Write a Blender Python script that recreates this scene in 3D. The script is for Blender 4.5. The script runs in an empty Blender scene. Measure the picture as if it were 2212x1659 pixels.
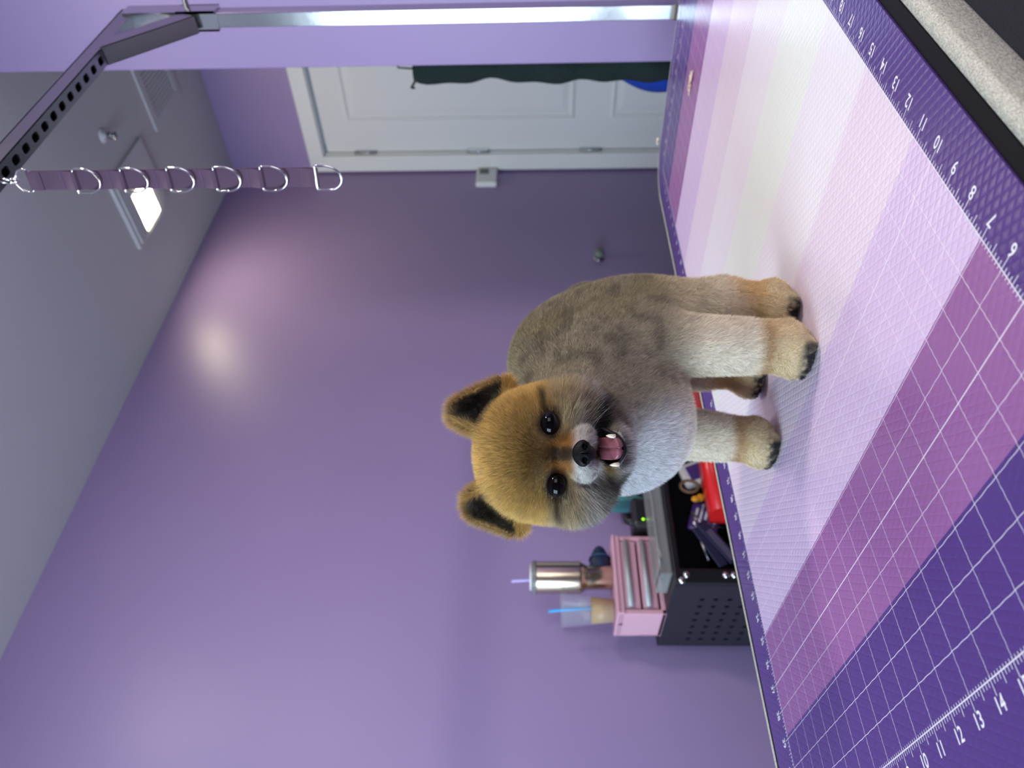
import bpy, bmesh, math, random
import numpy as np
from mathutils import Vector, Matrix

random.seed(7); RNG = np.random.default_rng(11)
SC = bpy.context.scene
COL = SC.collection
IN = 0.0254
PI = math.pi

# ------------------------------------------------------------------ camera
CAM_POS = Vector((-0.15174, -0.24996, 1.14102))
F_PX, YAW, PITCH, ROLL = 1604.05, 0.835681, 0.02907, -0.003965
fw = Vector((math.cos(YAW)*math.cos(PITCH), math.sin(YAW)*math.cos(PITCH), math.sin(PITCH)))
rt = Vector((math.sin(YAW), -math.cos(YAW), 0)); up = rt.cross(fw)
R2 = rt*math.cos(ROLL)+up*math.sin(ROLL); U2 = -rt*math.sin(ROLL)+up*math.cos(ROLL)
cam_data = bpy.data.cameras.new('camera'); cam = bpy.data.objects.new('camera', cam_data); COL.objects.link(cam)
cx, cy, cz = -U2, R2, -fw            # the phone was held sideways: world up points to the left of the frame
cam.matrix_world = Matrix(((cx.x, cy.x, cz.x, CAM_POS.x), (cx.y, cy.y, cz.y, CAM_POS.y), (cx.z, cy.z, cz.z, CAM_POS.z), (0, 0, 0, 1)))
cam_data.sensor_width = 36.0; cam_data.lens = F_PX/2212*36.0; cam_data.clip_start = 0.02; cam_data.clip_end = 50
cam_data.dof.use_dof = True; cam_data.dof.focus_distance = 0.575; cam_data.dof.aperture_fstop = 7.5
SC.camera = cam

# ------------------------------------------------------------------ world, exposure
W = bpy.data.worlds.new('world'); SC.world = W; W.use_nodes = True
W.node_tree.nodes['Background'].inputs[0].default_value = (0.55, 0.72, 1.0, 1)
W.node_tree.nodes['Background'].inputs[1].default_value = 0.6
vs = SC.view_settings; vs.view_transform = 'Standard'; vs.look = 'None'; vs.gamma = 1; vs.exposure = 0.80; vs.use_curve_mapping = False
SC.cycles.use_denoising = True; SC.cycles.use_adaptive_sampling = True; SC.cycles.adaptive_threshold = .02
SC.cycles.max_bounces = 8; SC.cycles.diffuse_bounces = 4; SC.cycles.glossy_bounces = 3; SC.cycles.transmission_bounces = 6; SC.cycles.transparent_max_bounces = 10
SC.cycles.sample_clamp_indirect = 4.0; SC.cycles.caustics_reflective = False; SC.cycles.caustics_refractive = False

def area(name, loc, to, size, power, color, sizey=None, spread=None):
    l = bpy.data.lights.new(name, 'AREA'); l.shape = 'RECTANGLE'; l.size = size; l.size_y = sizey or size
    l.energy = power; l.color = color
    if spread: l.spread = spread
    o = bpy.data.objects.new(name, l); COL.objects.link(o); o.location = loc
    o.rotation_euler = (Vector(to)-Vector(loc)).to_track_quat('-Z', 'Y').to_euler()
    return o
# daylight through the window behind and left of the camera; lamps have their light in their fixtures
XW0, XW1, YW0, YW1, CEIL = -1.45, 2.685, -2.0, 1.507, 2.44
area('window_daylight', (XW0-0.03, 0.72, 1.50), (XW0+1, 0.72, 1.24), 1.30, 20, (0.66, 0.85, 1.0), 1.25, math.radians(125))
area('window_daylight_side', (0.10, YW0-0.03, 1.55), (0.10, YW0+1, 1.25), 1.2, 4.5, (1.0, 0.95, 0.88), 1.3, math.radians(125))

# ------------------------------------------------------------------ helpers
def tag(o, label=None, cat=None, group=None, kind=None):
    if label: o['label'] = label
    if cat: o['category'] = cat
    if group: o['group'] = group
    if kind: o['kind'] = kind
    return o
def empty(name, loc, label, cat, group=None):
    o = bpy.data.objects.new(name, None); COL.objects.link(o); o.location = loc; o.empty_display_size = .02
    return tag(o, label, cat, group)
def origin(p):
    v = Vector((0, 0, 0))
    while p is not None: v += Vector(p.location); p = p.parent
    return v
class MB:
    """collects shapes given in world coordinates; build() links one mesh object"""
    def __init__(s): s.v = []; s.f = []; s.m = []; s.mi = 0; s.sm = []; s.smooth = False
    def add(s, vs, fs):
        b = len(s.v); s.v += [tuple(v) for v in vs]; s.f += [tuple(b+i for i in f) for f in fs]
        s.m += [s.mi]*len(fs); s.sm += [s.smooth]*len(fs); return s
    def box(s, lo, hi, bev=0.0, M=None, seg=2):
        bm = bmesh.new(); bmesh.ops.create_cube(bm, size=1)
        c = [(a+b)/2 for a, b in zip(lo, hi)]; d = [abs(b-a) for a, b in zip(lo, hi)]
        for v in bm.verts: v.co = Vector((v.co.x*d[0], v.co.y*d[1], v.co.z*d[2]))
        if bev: bmesh.ops.bevel(bm, geom=bm.edges[:]+bm.verts[:], offset=min(bev, min(d)*.49), segments=seg, profile=.5, affect='EDGES')
        for v in bm.verts:
            v.co = v.co+Vector(c)
            if M is not None: v.co = M @ v.co
        bm.verts.index_update(); s.add([v.co[:] for v in bm.verts], [[v.index for v in f.verts] for f in bm.faces]); bm.free(); return s
    def lathe(s, prof, c=(0, 0, 0), n=40, M=None, cap=True):
        vs = []; fs = []
        for r, z in prof:
            for k in range(n):
                a = 2*PI*k/n; vs.append(Vector((c[0]+r*math.cos(a), c[1]+r*math.sin(a), c[2]+z)))
        for i in range(len(prof)-1):
            for k in range(n):
                fs.append((i*n+k, i*n+(k+1) % n, (i+1)*n+(k+1) % n, (i+1)*n+k))
        if cap:
            fs.append(tuple(reversed(range(n)))); fs.append(tuple((len(prof)-1)*n+k for k in range(n)))
        if M is not None: vs = [M @ v for v in vs]
        sm = s.smooth; s.smooth = True; s.add(vs, fs); s.smooth = sm; return s
    def tube(s, pts, r, n=10, closed=False):
        pts = [Vector(p) for p in pts]; N = len(pts); vs = []; fs = []; rr = r if hasattr(r, '__len__') else [r]*N
        t0 = (pts[1]-pts[0]).normalized(); u = t0.orthogonal().normalized()
        for i, p in enumerate(pts):
            if closed: t = (pts[(i+1) % N]-pts[i-1]).normalized()
            else: t = (pts[min(i+1, N-1)]-pts[max(i-1, 0)]).normalized()
            u = (u-t*u.dot(t)).normalized(); w = t.cross(u)
            for k in range(n):
                a = 2*PI*k/n; vs.append(p+(u*math.cos(a)+w*math.sin(a))*rr[i])
        for i in range(N if closed else N-1):
            j = (i+1) % N
            for k in range(n): fs.append((i*n+k, i*n+(k+1) % n, j*n+(k+1) % n, j*n+k))
        if not closed: fs += [tuple(reversed(range(n))), tuple((N-1)*n+k for k in range(n))]
        sm = s.smooth; s.smooth = True; s.add(vs, fs); s.smooth = sm; return s
    def ell(s, c, r, M=None, nu=24, nv=16):
        vs = []; fs = []
        for j in range(nv+1):
            t = PI*j/nv
            for k in range(nu):
                a = 2*PI*k/nu
                p = Vector((r[0]*math.sin(t)*math.cos(a), r[1]*math.sin(t)*math.sin(a), r[2]*math.cos(t)))
                if M is not None: p = M @ p
                vs.append(p+Vector(c))
        for j in range(nv):
            for k in range(nu): fs.append((j*nu+k, (j+1)*nu+k, (j+1)*nu+(k+1) % nu, j*nu+(k+1) % nu))
        sm = s.smooth; s.smooth = True; s.add(vs, fs); s.smooth = sm; return s
    def prism(s, outline, z0, z1):
        n = len(outline); vs = [(x, y, z0) for x, y in outline]+[(x, y, z1) for x, y in outline]
        fs = [tuple(reversed(range(n))), tuple(range(n, 2*n))]+[(k, (k+1) % n, n+(k+1) % n, n+k) for k in range(n)]
        return s.add(vs, fs)
    def build(s, name, mats, parent=None, loc=None):
        if not isinstance(mats, (list, tuple)): mats = [mats]
        o0 = Vector(loc) if loc is not None else (origin(parent) if parent else Vector((0, 0, 0)))
        me = bpy.data.meshes.new(name)
        me.from_pydata([(Vector(v)-o0)[:] for v in s.v], [], s.f)
        for m in mats: me.materials.append(m)
        me.polygons.foreach_set('material_index', s.m); me.polygons.foreach_set('use_smooth', s.sm)
        me.validate(); me.update()
        bm = bmesh.new(); bm.from_mesh(me); bmesh.ops.remove_doubles(bm, verts=bm.verts, dist=1e-6); bmesh.ops.recalc_face_normals(bm, faces=bm.faces); bm.to_mesh(me); bm.free()
        o = bpy.data.objects.new(name, me); COL.objects.link(o)
        if parent: o.parent = parent; 
        if loc is not None and not parent: o.location = loc
        return o
def copy_tree(o, parent=None):
    c = o.copy(); COL.objects.link(c); c.parent = parent
    for ch in [x for x in bpy.data.objects if x.parent == o]: copy_tree(ch, c)
    return c
def rrect(x0, y0, x1, y1, r, n=8):
    P = []
    for cx_, cy_, a0 in ((x1-r, y1-r, 0), (x0+r, y1-r, PI/2), (x0+r, y0+r, PI), (x1-r, y0+r, 3*PI/2)):
        for k in range(n+1):
            a = a0+PI/2*k/n; P.append((cx_+r*math.cos(a), cy_+r*math.sin(a)))
    return P

# ------------------------------------------------------------------ materials
def srgb(r, g, b):
    f = lambda c: (c/255/12.92) if c/255 <= .04045 else ((c/255+.055)/1.055)**2.4
    return (f(r), f(g), f(b), 1)
def mat(name, color, rough=.5, metal=0.0, noise=0.0, nscale=40, bump=0.0, bscale=200, coat=0, trans=0, ior=1.45, emit=None, estr=0, spec=None, alpha=None):
    m = bpy.data.materials.new(name); m.use_nodes = True; nt = m.node_tree; b = nt.nodes['Principled BSDF']
    b.inputs['Base Color'].default_value = color; b.inputs['Roughness'].default_value = rough; b.inputs['Metallic'].default_value = metal
    b.inputs['Coat Weight'].default_value = coat; b.inputs['Transmission Weight'].default_value = trans; b.inputs['IOR'].default_value = ior
    if spec is not None: b.inputs['Specular IOR Level'].default_value = spec
    if emit: b.inputs['Emission Color'].default_value = emit; b.inputs['Emission Strength'].default_value = estr
    if alpha is not None: b.inputs['Alpha'].default_value = alpha
    tc = nt.nodes.new('ShaderNodeTexCoord')
    if noise:
        n = nt.nodes.new('ShaderNodeTexNoise'); n.inputs['Scale'].default_value = nscale; n.inputs['Detail'].default_value = 4
        nt.links.new(tc.outputs['Object'], n.inputs['Vector'])
        r = nt.nodes.new('ShaderNodeMapRange'); r.inputs[1].default_value = .3; r.inputs[2].default_value = .7; r.inputs[3].default_value = 1-noise; r.inputs[4].default_value = 1+noise
        nt.links.new(n.outputs['Fac'], r.inputs[0])
        v = nt.nodes.new('ShaderNodeVectorMath'); v.operation = 'SCALE'; v.inputs[0].default_value = color[:3]
        nt.links.new(r.outputs[0], v.inputs['Scale']); nt.links.new(v.outputs[0], b.inputs['Base Color'])
    if bump:
        n = nt.nodes.new('ShaderNodeTexNoise'); n.inputs['Scale'].default_value = bscale; n.inputs['Detail'].default_value = 3
        nt.links.new(tc.outputs['Object'], n.inputs['Vector'])
        bp = nt.nodes.new('ShaderNodeBump'); bp.inputs['Strength'].default_value = bump; bp.inputs['Distance'].default_value = .002
        nt.links.new(n.outputs['Fac'], bp.inputs['Height']); nt.links.new(bp.outputs[0], b.inputs['Normal'])
    return m
M = {}
M['wall'] = mat('purple satin paint', (0.32, 0.235, 0.43, 1), .40, noise=.02, nscale=3, bump=.04, bscale=350)
M['ceiling'] = mat('ceiling paint', (.58, .57, .57, 1), .9, bump=.08, bscale=250)
M['trim'] = mat('white gloss trim', (.74, .74, .72, 1), .38)
M['door'] = mat('white door paint', (.70, .70, .69, 1), .42)
M['floor'] = mat('dark grey floor', (.05, .05, .055, 1), .6, noise=.3, nscale=120, bump=.1)
M['chrome'] = mat('brushed steel', (.62, .63, .62, 1), .16, 1.0, bump=.05, bscale=60)
M['steel'] = mat('satin steel', (.34, .34, .36, 1), .28, 1.0, bump=.05, bscale=90)
M['bright'] = mat('polished nickel', (.80, .80, .78, 1), .10, 1.0)
M['black'] = mat('black plastic', (.008, .008, .010, 1), .38)
M['black_matt'] = mat('black powder coat', (.012, .012, .018, 1), .55, bump=.1, bscale=600)
M['hole'] = mat('cavity shade', (.003, .003, .003, 1), .8)  # near-black colour standing in for shade inside hollows
M['lens_white'] = mat('white plastic', (.72, .72, .72, 1), .45)
M['ceil_plastic'] = mat('ceiling fitting plastic', (.56, .56, .57, 1), .6)
M['grey_plastic'] = mat('grey plastic', (.45, .46, .47, 1), .5)
M['pink'] = mat('pink painted metal', (.66, .36, .44, 1), .42)
M['tray'] = mat('grey metal tray', (.40, .40, .41, 1), .45, .3)
M['gold'] = mat('champagne steel', (.62, .52, .38, 1), .24, 1.0)
M['navy'] = mat('navy rubber', (.006, .022, .06, 1), .45)
M['teal'] = mat('teal card', (.10, .38, .38, 1), .55)
M['clear'] = mat('clear plastic', (.70, .72, .78, 1), .04, alpha=.08, spec=1.0)
M['coffee'] = mat('milky coffee', (.40, .25, .085, 1), .4)
M['strawblue'] = mat('blue straw', (.06, .38, .78, 1), .35)
M['strawlilac'] = mat('lilac straw', (.45, .40, .72, 1), .35)
M['red'] = mat('red painted metal', (.52, .012, .012, 1), .28, coat=.3)
M['orange'] = mat('yellow plastic', (.75, .33, .02, 1), .5)
M['purpleprint'] = mat('purple packet', (.07, .03, .22, 1), .4)
M['whitepack'] = mat('white packet', (.75, .74, .76, 1), .5)
M['brown'] = mat('brown cord', (.16, .09, .05, 1), .6)
M['bluestrap'] = mat('navy label strap', (.012, .014, .045, 1), .45)
M['green_net'] = mat('dark green mesh cloth', (.008, .02, .018, 1), .9, noise=.5, nscale=300)
M['bluebag'] = mat('blue nylon', (.004, .045, .36, 1), .6, bump=.3, bscale=40)
M['silver'] = mat('hammered silver enamel', (.50, .50, .42, 1), .45, .15, noise=.45, nscale=900, bump=.5, bscale=900)
M['tabletop'] = mat('black rubber edge', (.004, .004, .005, 1), .6, spec=.2)
M['apron'] = mat('shade toned hammered enamel', (.035, .037, .042, 1), .6, noise=.35, nscale=900, bump=.4, bscale=900, spec=.2)  # silver enamel of the side face, its shade put into a darker colour
M['tuft'] = mat('beige fluff', (.72, .58, .45, 1), .9)
M['white_ink'] = mat('white ink', (.80, .78, .82, 1), .5)
M['grey_ink'] = mat('pale lilac glyph ink', (.62, .58, .75, 1), .5)

# ------------------------------------------------------------------ setting
def struct(name, mb, m): return tag(mb.build(name, m), kind='structure')
t = .10
struct('floor', MB().box((XW0-t, YW0-t, -.05), (XW1+t, YW1+t, 0)), M['floor'])
struct('ceiling', MB().box((XW0-t, YW0-t, CEIL), (XW1+t, YW1+t, CEIL+.05)), M['ceiling'])
struct('wall_left', MB().box((XW0-t, YW1, 0), (XW1+t, YW1+t, CEIL)), M['wall'])
DY0, DY1, DZ = .60, 1.425, 2.03       # door opening in the back wall
struct('wall_back', MB().box((XW1, DY1, 0), (XW1+t, YW1, CEIL)).box((XW1, YW0, 0), (XW1+t, DY0, CEIL)).box((XW1, DY0, DZ), (XW1+t, DY1, CEIL)), M['wall'])
WZ0, WZ1 = .88, 2.13
struct('wall_front', MB().box((XW0-t, YW0-t, 0), (XW0, .06, CEIL)).box((XW0-t, 1.38, 0), (XW0, YW1, CEIL)).box((XW0-t, .06, 0), (XW0, 1.38, WZ0)).box((XW0-t, .06, WZ1), (XW0, 1.38, CEIL)), M['wall'])
struct('wall_right', MB().box((XW0-t, YW0-t, 0), (-.52, YW0, CEIL)).box((.72, YW0-t, 0), (XW1+t, YW0, CEIL)).box((-.52, YW0-t, 0), (.72, YW0, .88)).box((-.52, YW0-t, 2.22), (.72, YW0, CEIL)), M['wall'])
struct('wall_partition', MB().box((1.525, YW0, 0), (1.61, .517, CEIL), .002), M['wall'])
def window(name, lo, hi, axis):
    mb = MB(); w = .05
    a, b = lo, hi
    def bar(u0, u1, z0, z1):
        if axis == 0: mb.box((XW0-.01, u0, z0), (XW0+.02, u1, z1), .003)
        else: mb.box((u0, YW0-.01, z0), (u1, YW0+.02, z1), .003)
    bar(a[0]-.06, b[0]+.06, a[1]-.06, a[1]); bar(a[0]-.06, b[0]+.06, b[1], b[1]+.06); bar(a[0]-.06, a[0], a[1], b[1]); bar(b[0], b[0]+.06, a[1], b[1])
    bar((a[0]+b[0])/2-.015, (a[0]+b[0])/2+.015, a[1], b[1])
    struct(name, mb, M['trim'])
window('window_1', (.06, WZ0), (1.38, WZ1), 0)
window('window_2', (-.52, .88), (.72, 2.22), 1)
# door: leaf with two raised panels, casing, three hinges
mb = MB(); X0 = XW1+.012
leaf = mb.box((X0, DY0+.003, .01), (X0+.04, DY1-.006, DZ-.012), .002)
def dpanel(y0, y1, z0, z1):
    b = .028
    for k, (o0, dx0, dx1) in enumerate(((0, 0, .012), (.014, .012, .002))):
        y0_, y1_, z0_, z1_ = y0+o0, y1-o0, z0+o0, z1-o0; bb = .014
        o = [(X0+dx0*0-(.0005), y0_, z0_), (X0-.0005, y1_, z0_), (X0-.0005, y1_, z1_), (X0-.0005, y0_, z1_)]
        # moulding: a ridge standing proud of the leaf
    pr = [(0, 0), (.004, -.004), (.012, -.006), (.020, .001), (.034, -.001), (.050, -.004)]
    rings = []
    for s_, dx in pr: rings.append([(X0+dx, y0+s_, z0+s_), (X0+dx, y1-s_, z0+s_), (X0+dx, y1-s_, z1-s_), (X0+dx, y0+s_, z1-s_)])
    vs = [p for r in rings for p in r]; fs = []
    for i in range(len(rings)-1):
        for k in range(4): fs.append((i*4+k, i*4+(k+1) % 4, (i+1)*4+(k+1) % 4, (i+1)*4+k))
    n = (len(rings)-1)*4; fs.append((n, n+1, n+2, n+3)); mb.add(vs, fs)
dpanel(DY0+.14, 1.28, .97, 1.912); dpanel(DY0+.14, 1.28, .22, .826)
door = tag(mb.build('door_1', M['door'], loc=(XW1, DY1, 0)), kind='structure')
for z in (1.852, 1.371, .895):
    h = MB().box((X0-.008, DY1-.012, z-.045), (X0+.004, DY1-.001, z+.045), .002); h.tube([(X0-.009, DY1-.006, z-.047), (X0-.009, DY1-.006, z+.047)], .005)
    c = h.build('hinge', M['steel']); c.parent = door; c.location = -Vector((XW1, DY1, 0))
h = MB().tube([(X0, DY0+.07, .95), (X0-.05, DY0+.07, .95)], .012).ell((X0-.06, DY0+.07, .95), (.022, .027, .027))
c = h.build('door_knob', M['chrome']); c.parent = door; c.location = -Vector((XW1, DY1, 0))
mb = MB()
for (y0, y1, z0, z1) in ((DY1, 1.497, 0, DZ+.065), (DY0-.072, DY0, 0, DZ+.065), (DY0-.0, DY1+.0, DZ, DZ+.065)):
    mb.box((XW1-.018, y0, z0), (XW1+.002, y1, z1), .003)
mb.box((XW1, DY1-.004, 0), (XW1+.06, DY1+.004, DZ)); mb.box((XW1, DY0, DZ-.004), (XW1+.06, DY1, DZ+.004))
struct('trim_1', mb, M['trim'])
struct('baseboard_left', MB().box((XW0, YW1-.014, 0), (XW1, YW1, .10), .004), M['trim'])
struct('baseboard_back', MB().box((XW1-.014, YW0, 0), (XW1, DY0-.075, .10), .004), M['trim'])

# ceiling things
ll = empty('ceiling_fan_light', (1.92, 1.11, CEIL), 'glowing square ceiling light in a white louvred extractor cover near the left wall', 'ceiling light')
mb = MB()
for k, (o, z) in enumerate(((0, 0), (.012, -.014))): pass
mb.box((1.795, .985, CEIL-.012), (1.874, 1.235, CEIL)).box((1.994, .985, CEIL-.012), (2.065, 1.235, CEIL)).box((1.874, .985, CEIL-.012), (1.994, 1.086, CEIL)).box((1.874, 1.220, CEIL-.012), (1.994, 1.235, CEIL))
for k in range(5): mb.box((1.806+k*.012, 1.0, CEIL-.020), (1.811+k*.012, 1.22, CEIL-.014))
mb.build('housing', M['ceil_plastic'], ll)
M['lampface'] = mat('lit lamp face', (1, 1, 1, 1), .5, emit=(1.0, .86, .62, 1), estr=46)
MB().box((1.875, 1.088, CEIL-.0145), (1.992, 1.218, CEIL-.004), .004).build('diffuser', M['lampface'], ll)
l2 = empty('flush_ceiling_light', (.62, .60, CEIL), 'round flush ceiling light above the grooming table', 'ceiling light')
MB().lathe([(.15, 0), (.15, -.02), (.135, -.03)], (.62, .60, CEIL)).build('rim', M['lens_white'], l2)
M['lampface2'] = mat('lit lamp dome', (1, 1, 1, 1), .5, emit=(1.0, .96, .92, 1), estr=15)
MB().lathe([(.135, -.028), (.12, -.05), (.08, -.062), (.001, -.066)], (.62, .60, CEIL)).build('diffuser', M['lampface2'], l2)
l3 = empty('square_ceiling_light', (1.08, -1.0, CEIL), 'square flush ceiling light above the near side of the room by the partition', 'ceiling light')
MB().box((.93, -1.15, CEIL-.03), (1.23, -.85, CEIL), .006).build('housing', M['lens_white'], l3)
M['lampface3'] = mat('lit square lamp', (1, 1, 1, 1), .5, emit=(1.0, .93, .84, 1), estr=86)
MB().box((.95, -1.13, CEIL-.036), (1.21, -.87, CEIL-.029), .003).build('diffuser', M['lampface3'], l3)
sp = empty('sprinkler_head', (1.89, .881, CEIL), 'small round fire sprinkler on the ceiling', 'sprinkler')
MB().lathe([(.022, 0), (.021, -.003), (.010, -.004), (.007, -.010)], (1.89, .881, CEIL)).build('escutcheon', M['lens_white'], sp)
mb = MB().tube([(1.89, .881, CEIL-.015), (1.89, .881, CEIL-.03)], .006)
mb.tube([(1.89, .872, CEIL-.016), (1.89, .870, CEIL-.028), (1.89, .881, CEIL-.036), (1.89, .892, CEIL-.028), (1.89, .890, CEIL-.016)], .002).lathe([(.010, -.036), (.012, -.038)], (1.89, .881, CEIL), n=16)
mb.build('deflector', M['steel'], sp)
v = empty('ceiling_vent', (2.32, .90, CEIL), 'white louvred air vent cover flush in the ceiling', 'vent')
MB().box((2.19, .795, CEIL-.007), (2.225, 1.0, CEIL)).box((2.415, .795, CEIL-.007), (2.45, 1.0, CEIL)).box((2.19, 1.0, CEIL-.007), (2.45, 1.035, CEIL)).box((2.19, .76, CEIL-.007), (2.45, .795, CEIL)).build('frame', M['ceil_plastic'], v)
mb = MB()
for k in range(14):
    y = .80+k*.0145; mb.box((2.225, y, CEIL-.005), (2.415, y+.011, CEIL-.001))
mb.build('louvres', M['ceil_plastic'], v)
# thermostat and the small round door bumper on the left wall
th = empty('thermostat', (2.603, YW1, 1.335), 'small white thermostat with grey display on the purple wall by the door casing', 'thermostat')
MB().box((2.548, YW1-.026, 1.292), (2.658, YW1, 1.380), .006).build('case', M['lens_white'], th)
MB().box((2.612, YW1-.0275, 1.327), (2.648, YW1-.025, 1.366), .001).build('display', mat('lcd grey', (.10, .12, .10, 1), .3), th)
kb = empty('wall_bumper', (2.076, YW1, .895), 'small round metal door bumper on the purple wall behind the dog', 'door stop')
My = Matrix.Translation((2.076, YW1, .895)) @ Matrix.Rotation(PI/2, 4, 'X')
MB().lathe([(.024, 0), (.024, .004), (.019, .007)], M=My).build('base', M['steel'], kb)
MB().lathe([(.015, .006), (.019, .016), (.020, .026), (.015, .034), (.004, .037)], M=My).build('pad', mat('grey rubber', (.16, .17, .16, 1), .35), kb)

# ------------------------------------------------------------------ table
tb = empty('grooming_table', (.55, .26, 0), 'long grooming table with hammered silver edge and black trim under the dog', 'table')
TX0, TX1, TY0, TY1, ZT = -3.2*IN, 45.1*IN, -1.95*IN, 22.25*IN, .8985
RC = 3.0*IN
MB().prism(rrect(TX0, TY0, TX1-.35*IN, TY1, RC-.3*IN), ZT-.020, ZT).build('tabletop', M['tabletop'], tb)
# silver edge profile swept round the rounded rectangle
prof = [(0.0, -.004), (.001, -.0003), (.006, -.0001), (.0105, -.0012), (.0122, -.004), (.0122, -.024), (.010, -.028), (0, -.028)]
base = rrect(TX0, TY0, TX1-.35*IN, TY1, RC-.3*IN, 14); n = len(base); vs = []; fs = []
for i, (x, y) in enumerate(base):
    px_, py_ = base[i-1]; qx, qy = base[(i+1) % n]; tx, ty = qx-px_, qy-py_; L = math.hypot(tx, ty); nx, ny = ty/L, -tx/L
    for d, z in prof: vs.append((x+nx*d, y+ny*d, ZT+z))
k = len(prof)
for i in range(n):
    for j in range(k): fs.append((i*k+j, i*k+(j+1) % k, ((i+1) % n)*k+(j+1) % k, ((i+1) % n)*k+j))
mb = MB(); mb.smooth = True; mb.add(vs, fs); mb.build('edge_trim', M['silver'], tb)
MB().prism(rrect(TX0-.006, TY0-.006, TX1-.35*IN+.006, TY1+.006, RC-.3*IN), ZT-.135, ZT-.026).build('apron', M['apron'], tb)
MB().box((.10, .06, .70), (1.0, .46, .764), .004).build('underframe', M['black_matt'], tb)
MB().box((.44, .16, .06), (.64, .36, .70), .01).build('pedestal', M['black_matt'], tb)
MB().box((.12, .05, 0), (.98, .47, .06), .01).build('base', M['black_matt'], tb)

# cutting mat
mt = empty('cutting_mat', (.55, .26, ZT), 'purple and white striped cutting mat with ruler numbers covering the table top', 'mat')
MX0, MX1, MY0, MY1, ZM = -2.9*IN, 44.5*IN, -1.50*IN, 21.85*IN, .9
def mat_material():
    m = bpy.data.materials.new('cutting mat'); m.use_nodes = True; nt = m.node_tree; N = nt.nodes; L = nt.links
    b = N['Principled BSDF']; b.inputs['Roughness'].default_value = .30; b.inputs['Specular IOR Level'].default_value = .6
    g = N.new('ShaderNodeNewGeometry'); sx = N.new('ShaderNodeSeparateXYZ')
    sc = N.new('ShaderNodeVectorMath'); sc.operation = 'SCALE'; sc.inputs['Scale'].default_value = 1/IN
    L.new(g.outputs['Position'], sc.inputs[0]); L.new(sc.outputs[0], sx.inputs[0])
    X, Y = sx.outputs[0], sx.outputs[1]
    def mth(op, a, b_=None, c=None):
        n = N.new('ShaderNodeMath'); n.operation = op
        for i, q in enumerate((a, b_, c)):
            if q is None: continue
            if isinstance(q, (int, float)): n.inputs[i].default_value = q
            else: L.new(q, n.inputs[i])
        return n.outputs[0]
    # embossed diamonds
    s1 = mth('ADD', mth('MULTIPLY', X, 11.0), mth('MULTIPLY', Y, 6.2)); s2 = mth('SUBTRACT', mth('MULTIPLY', X, 11.0), mth('MULTIPLY', Y, 6.2))
    w1 = mth('ABSOLUTE', mth('SINE', s1)); w2 = mth('ABSOLUTE', mth('SINE', s2))
    hgt = mth('POWER', mth('MINIMUM', w1, w2), .6)
    # wobble of the printed lines over the emboss
    Xw = mth('ADD', X, mth('MULTIPLY', mth('SINE', mth('MULTIPLY', Y, 12.4)), .006)); Yw = mth('ADD', Y, mth('MULTIPLY', mth('SINE', mth('MULTIPLY', X, 22.0)), .006))
    ramp = N.new('ShaderNodeValToRGB'); ramp.color_ramp.interpolation = 'CONSTANT'
    cols = dict(ind=(.068, .030, .18, 1), plum=(.27, .105, .285, 1), lil=(.62, .47, .66, 1), pnk=(.72, .60, .69, 1), pale=(.76, .71, .74, 1), grn=(.75, .77, .70, 1))
    seq = [(0, 'ind'), (3, 'plum'), (7, 'lil'), (11, 'pnk'), (15, 'pale'), (19, 'grn'), (23, 'pale'), (27, 'pnk'), (31, 'lil'), (35, 'plum'), (39, 'ind')]
    el = ramp.color_ramp.elements
    while len(el) > 1: el.remove(el[-1])
    el[0].position = 0; el[0].color = cols['ind']
    for p, c in seq[1:]:
        e = el.new(p/42.0); e.color = cols[c]
    L.new(mth('DIVIDE', X, 42.0), ramp.inputs[0])
    inside = mth('MULTIPLY', mth('MULTIPLY', mth('GREATER_THAN', X, 0.0), mth('LESS_THAN', X, 42.0)), mth('MULTIPLY', mth('GREATER_THAN', Y, 0.0), mth('LESS_THAN', Y, 20.0)))
    def line(v, w):      # distance to nearest integer below w
        return mth('LESS_THAN', mth('ABSOLUTE', mth('SUBTRACT', v, mth('ROUND', v))), w)
    lx = line(Xw, .0085); ly = line(Yw, .0075)
    l5 = line(mth('DIVIDE', X, 5.0), .0032)
    edge = mth('MINIMUM', mth('MINIMUM', mth('ABSOLUTE', X), mth('ABSOLUTE', mth('SUBTRACT', X, 42.0))), mth('MINIMUM', mth('ABSOLUTE', Y), mth('ABSOLUTE', mth('SUBTRACT', Y, 20.0))))
    le = mth('LESS_THAN', edge, .015)
    inn = mth('MULTIPLY', mth('MULTIPLY', mth('GREATER_THAN', X, -.03), mth('LESS_THAN', X, 42.03)), mth('MULTIPLY', mth('GREATER_THAN', Y, -.03), mth('LESS_THAN', Y, 20.03)))
    lines = mth('MULTIPLY', mth('MAXIMUM', mth('MAXIMUM', lx, ly), mth('MAXIMUM', l5, le)), inn)
    mix1 = N.new('ShaderNodeMix'); mix1.data_type = 'RGBA'; mix1.inputs[6].default_value = cols['ind']; L.new(inside, mix1.inputs[0]); L.new(ramp.outputs[0], mix1.inputs[7])
    mix2 = N.new('ShaderNodeMix'); mix2.data_type = 'RGBA'; L.new(mth('MULTIPLY', lines, .85), mix2.inputs[0]); L.new(mix1.outputs[2], mix2.inputs[6]); mix2.inputs[7].default_value = (.84, .80, .86, 1)
    L.new(mix2.outputs[2], b.inputs['Base Color'])
    bp = N.new('ShaderNodeBump'); bp.inputs['Strength'].default_value = .45; bp.inputs['Distance'].default_value = .0005
    L.new(hgt, bp.inputs['Height']); L.new(bp.outputs[0], b.inputs['Normal'])
    return m
M['mat'] = mat_material()
mb = MB(); mb.prism(rrect(MX0, MY0, MX1, MY1, 2.5*IN, 12), ZT, ZM)
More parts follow.
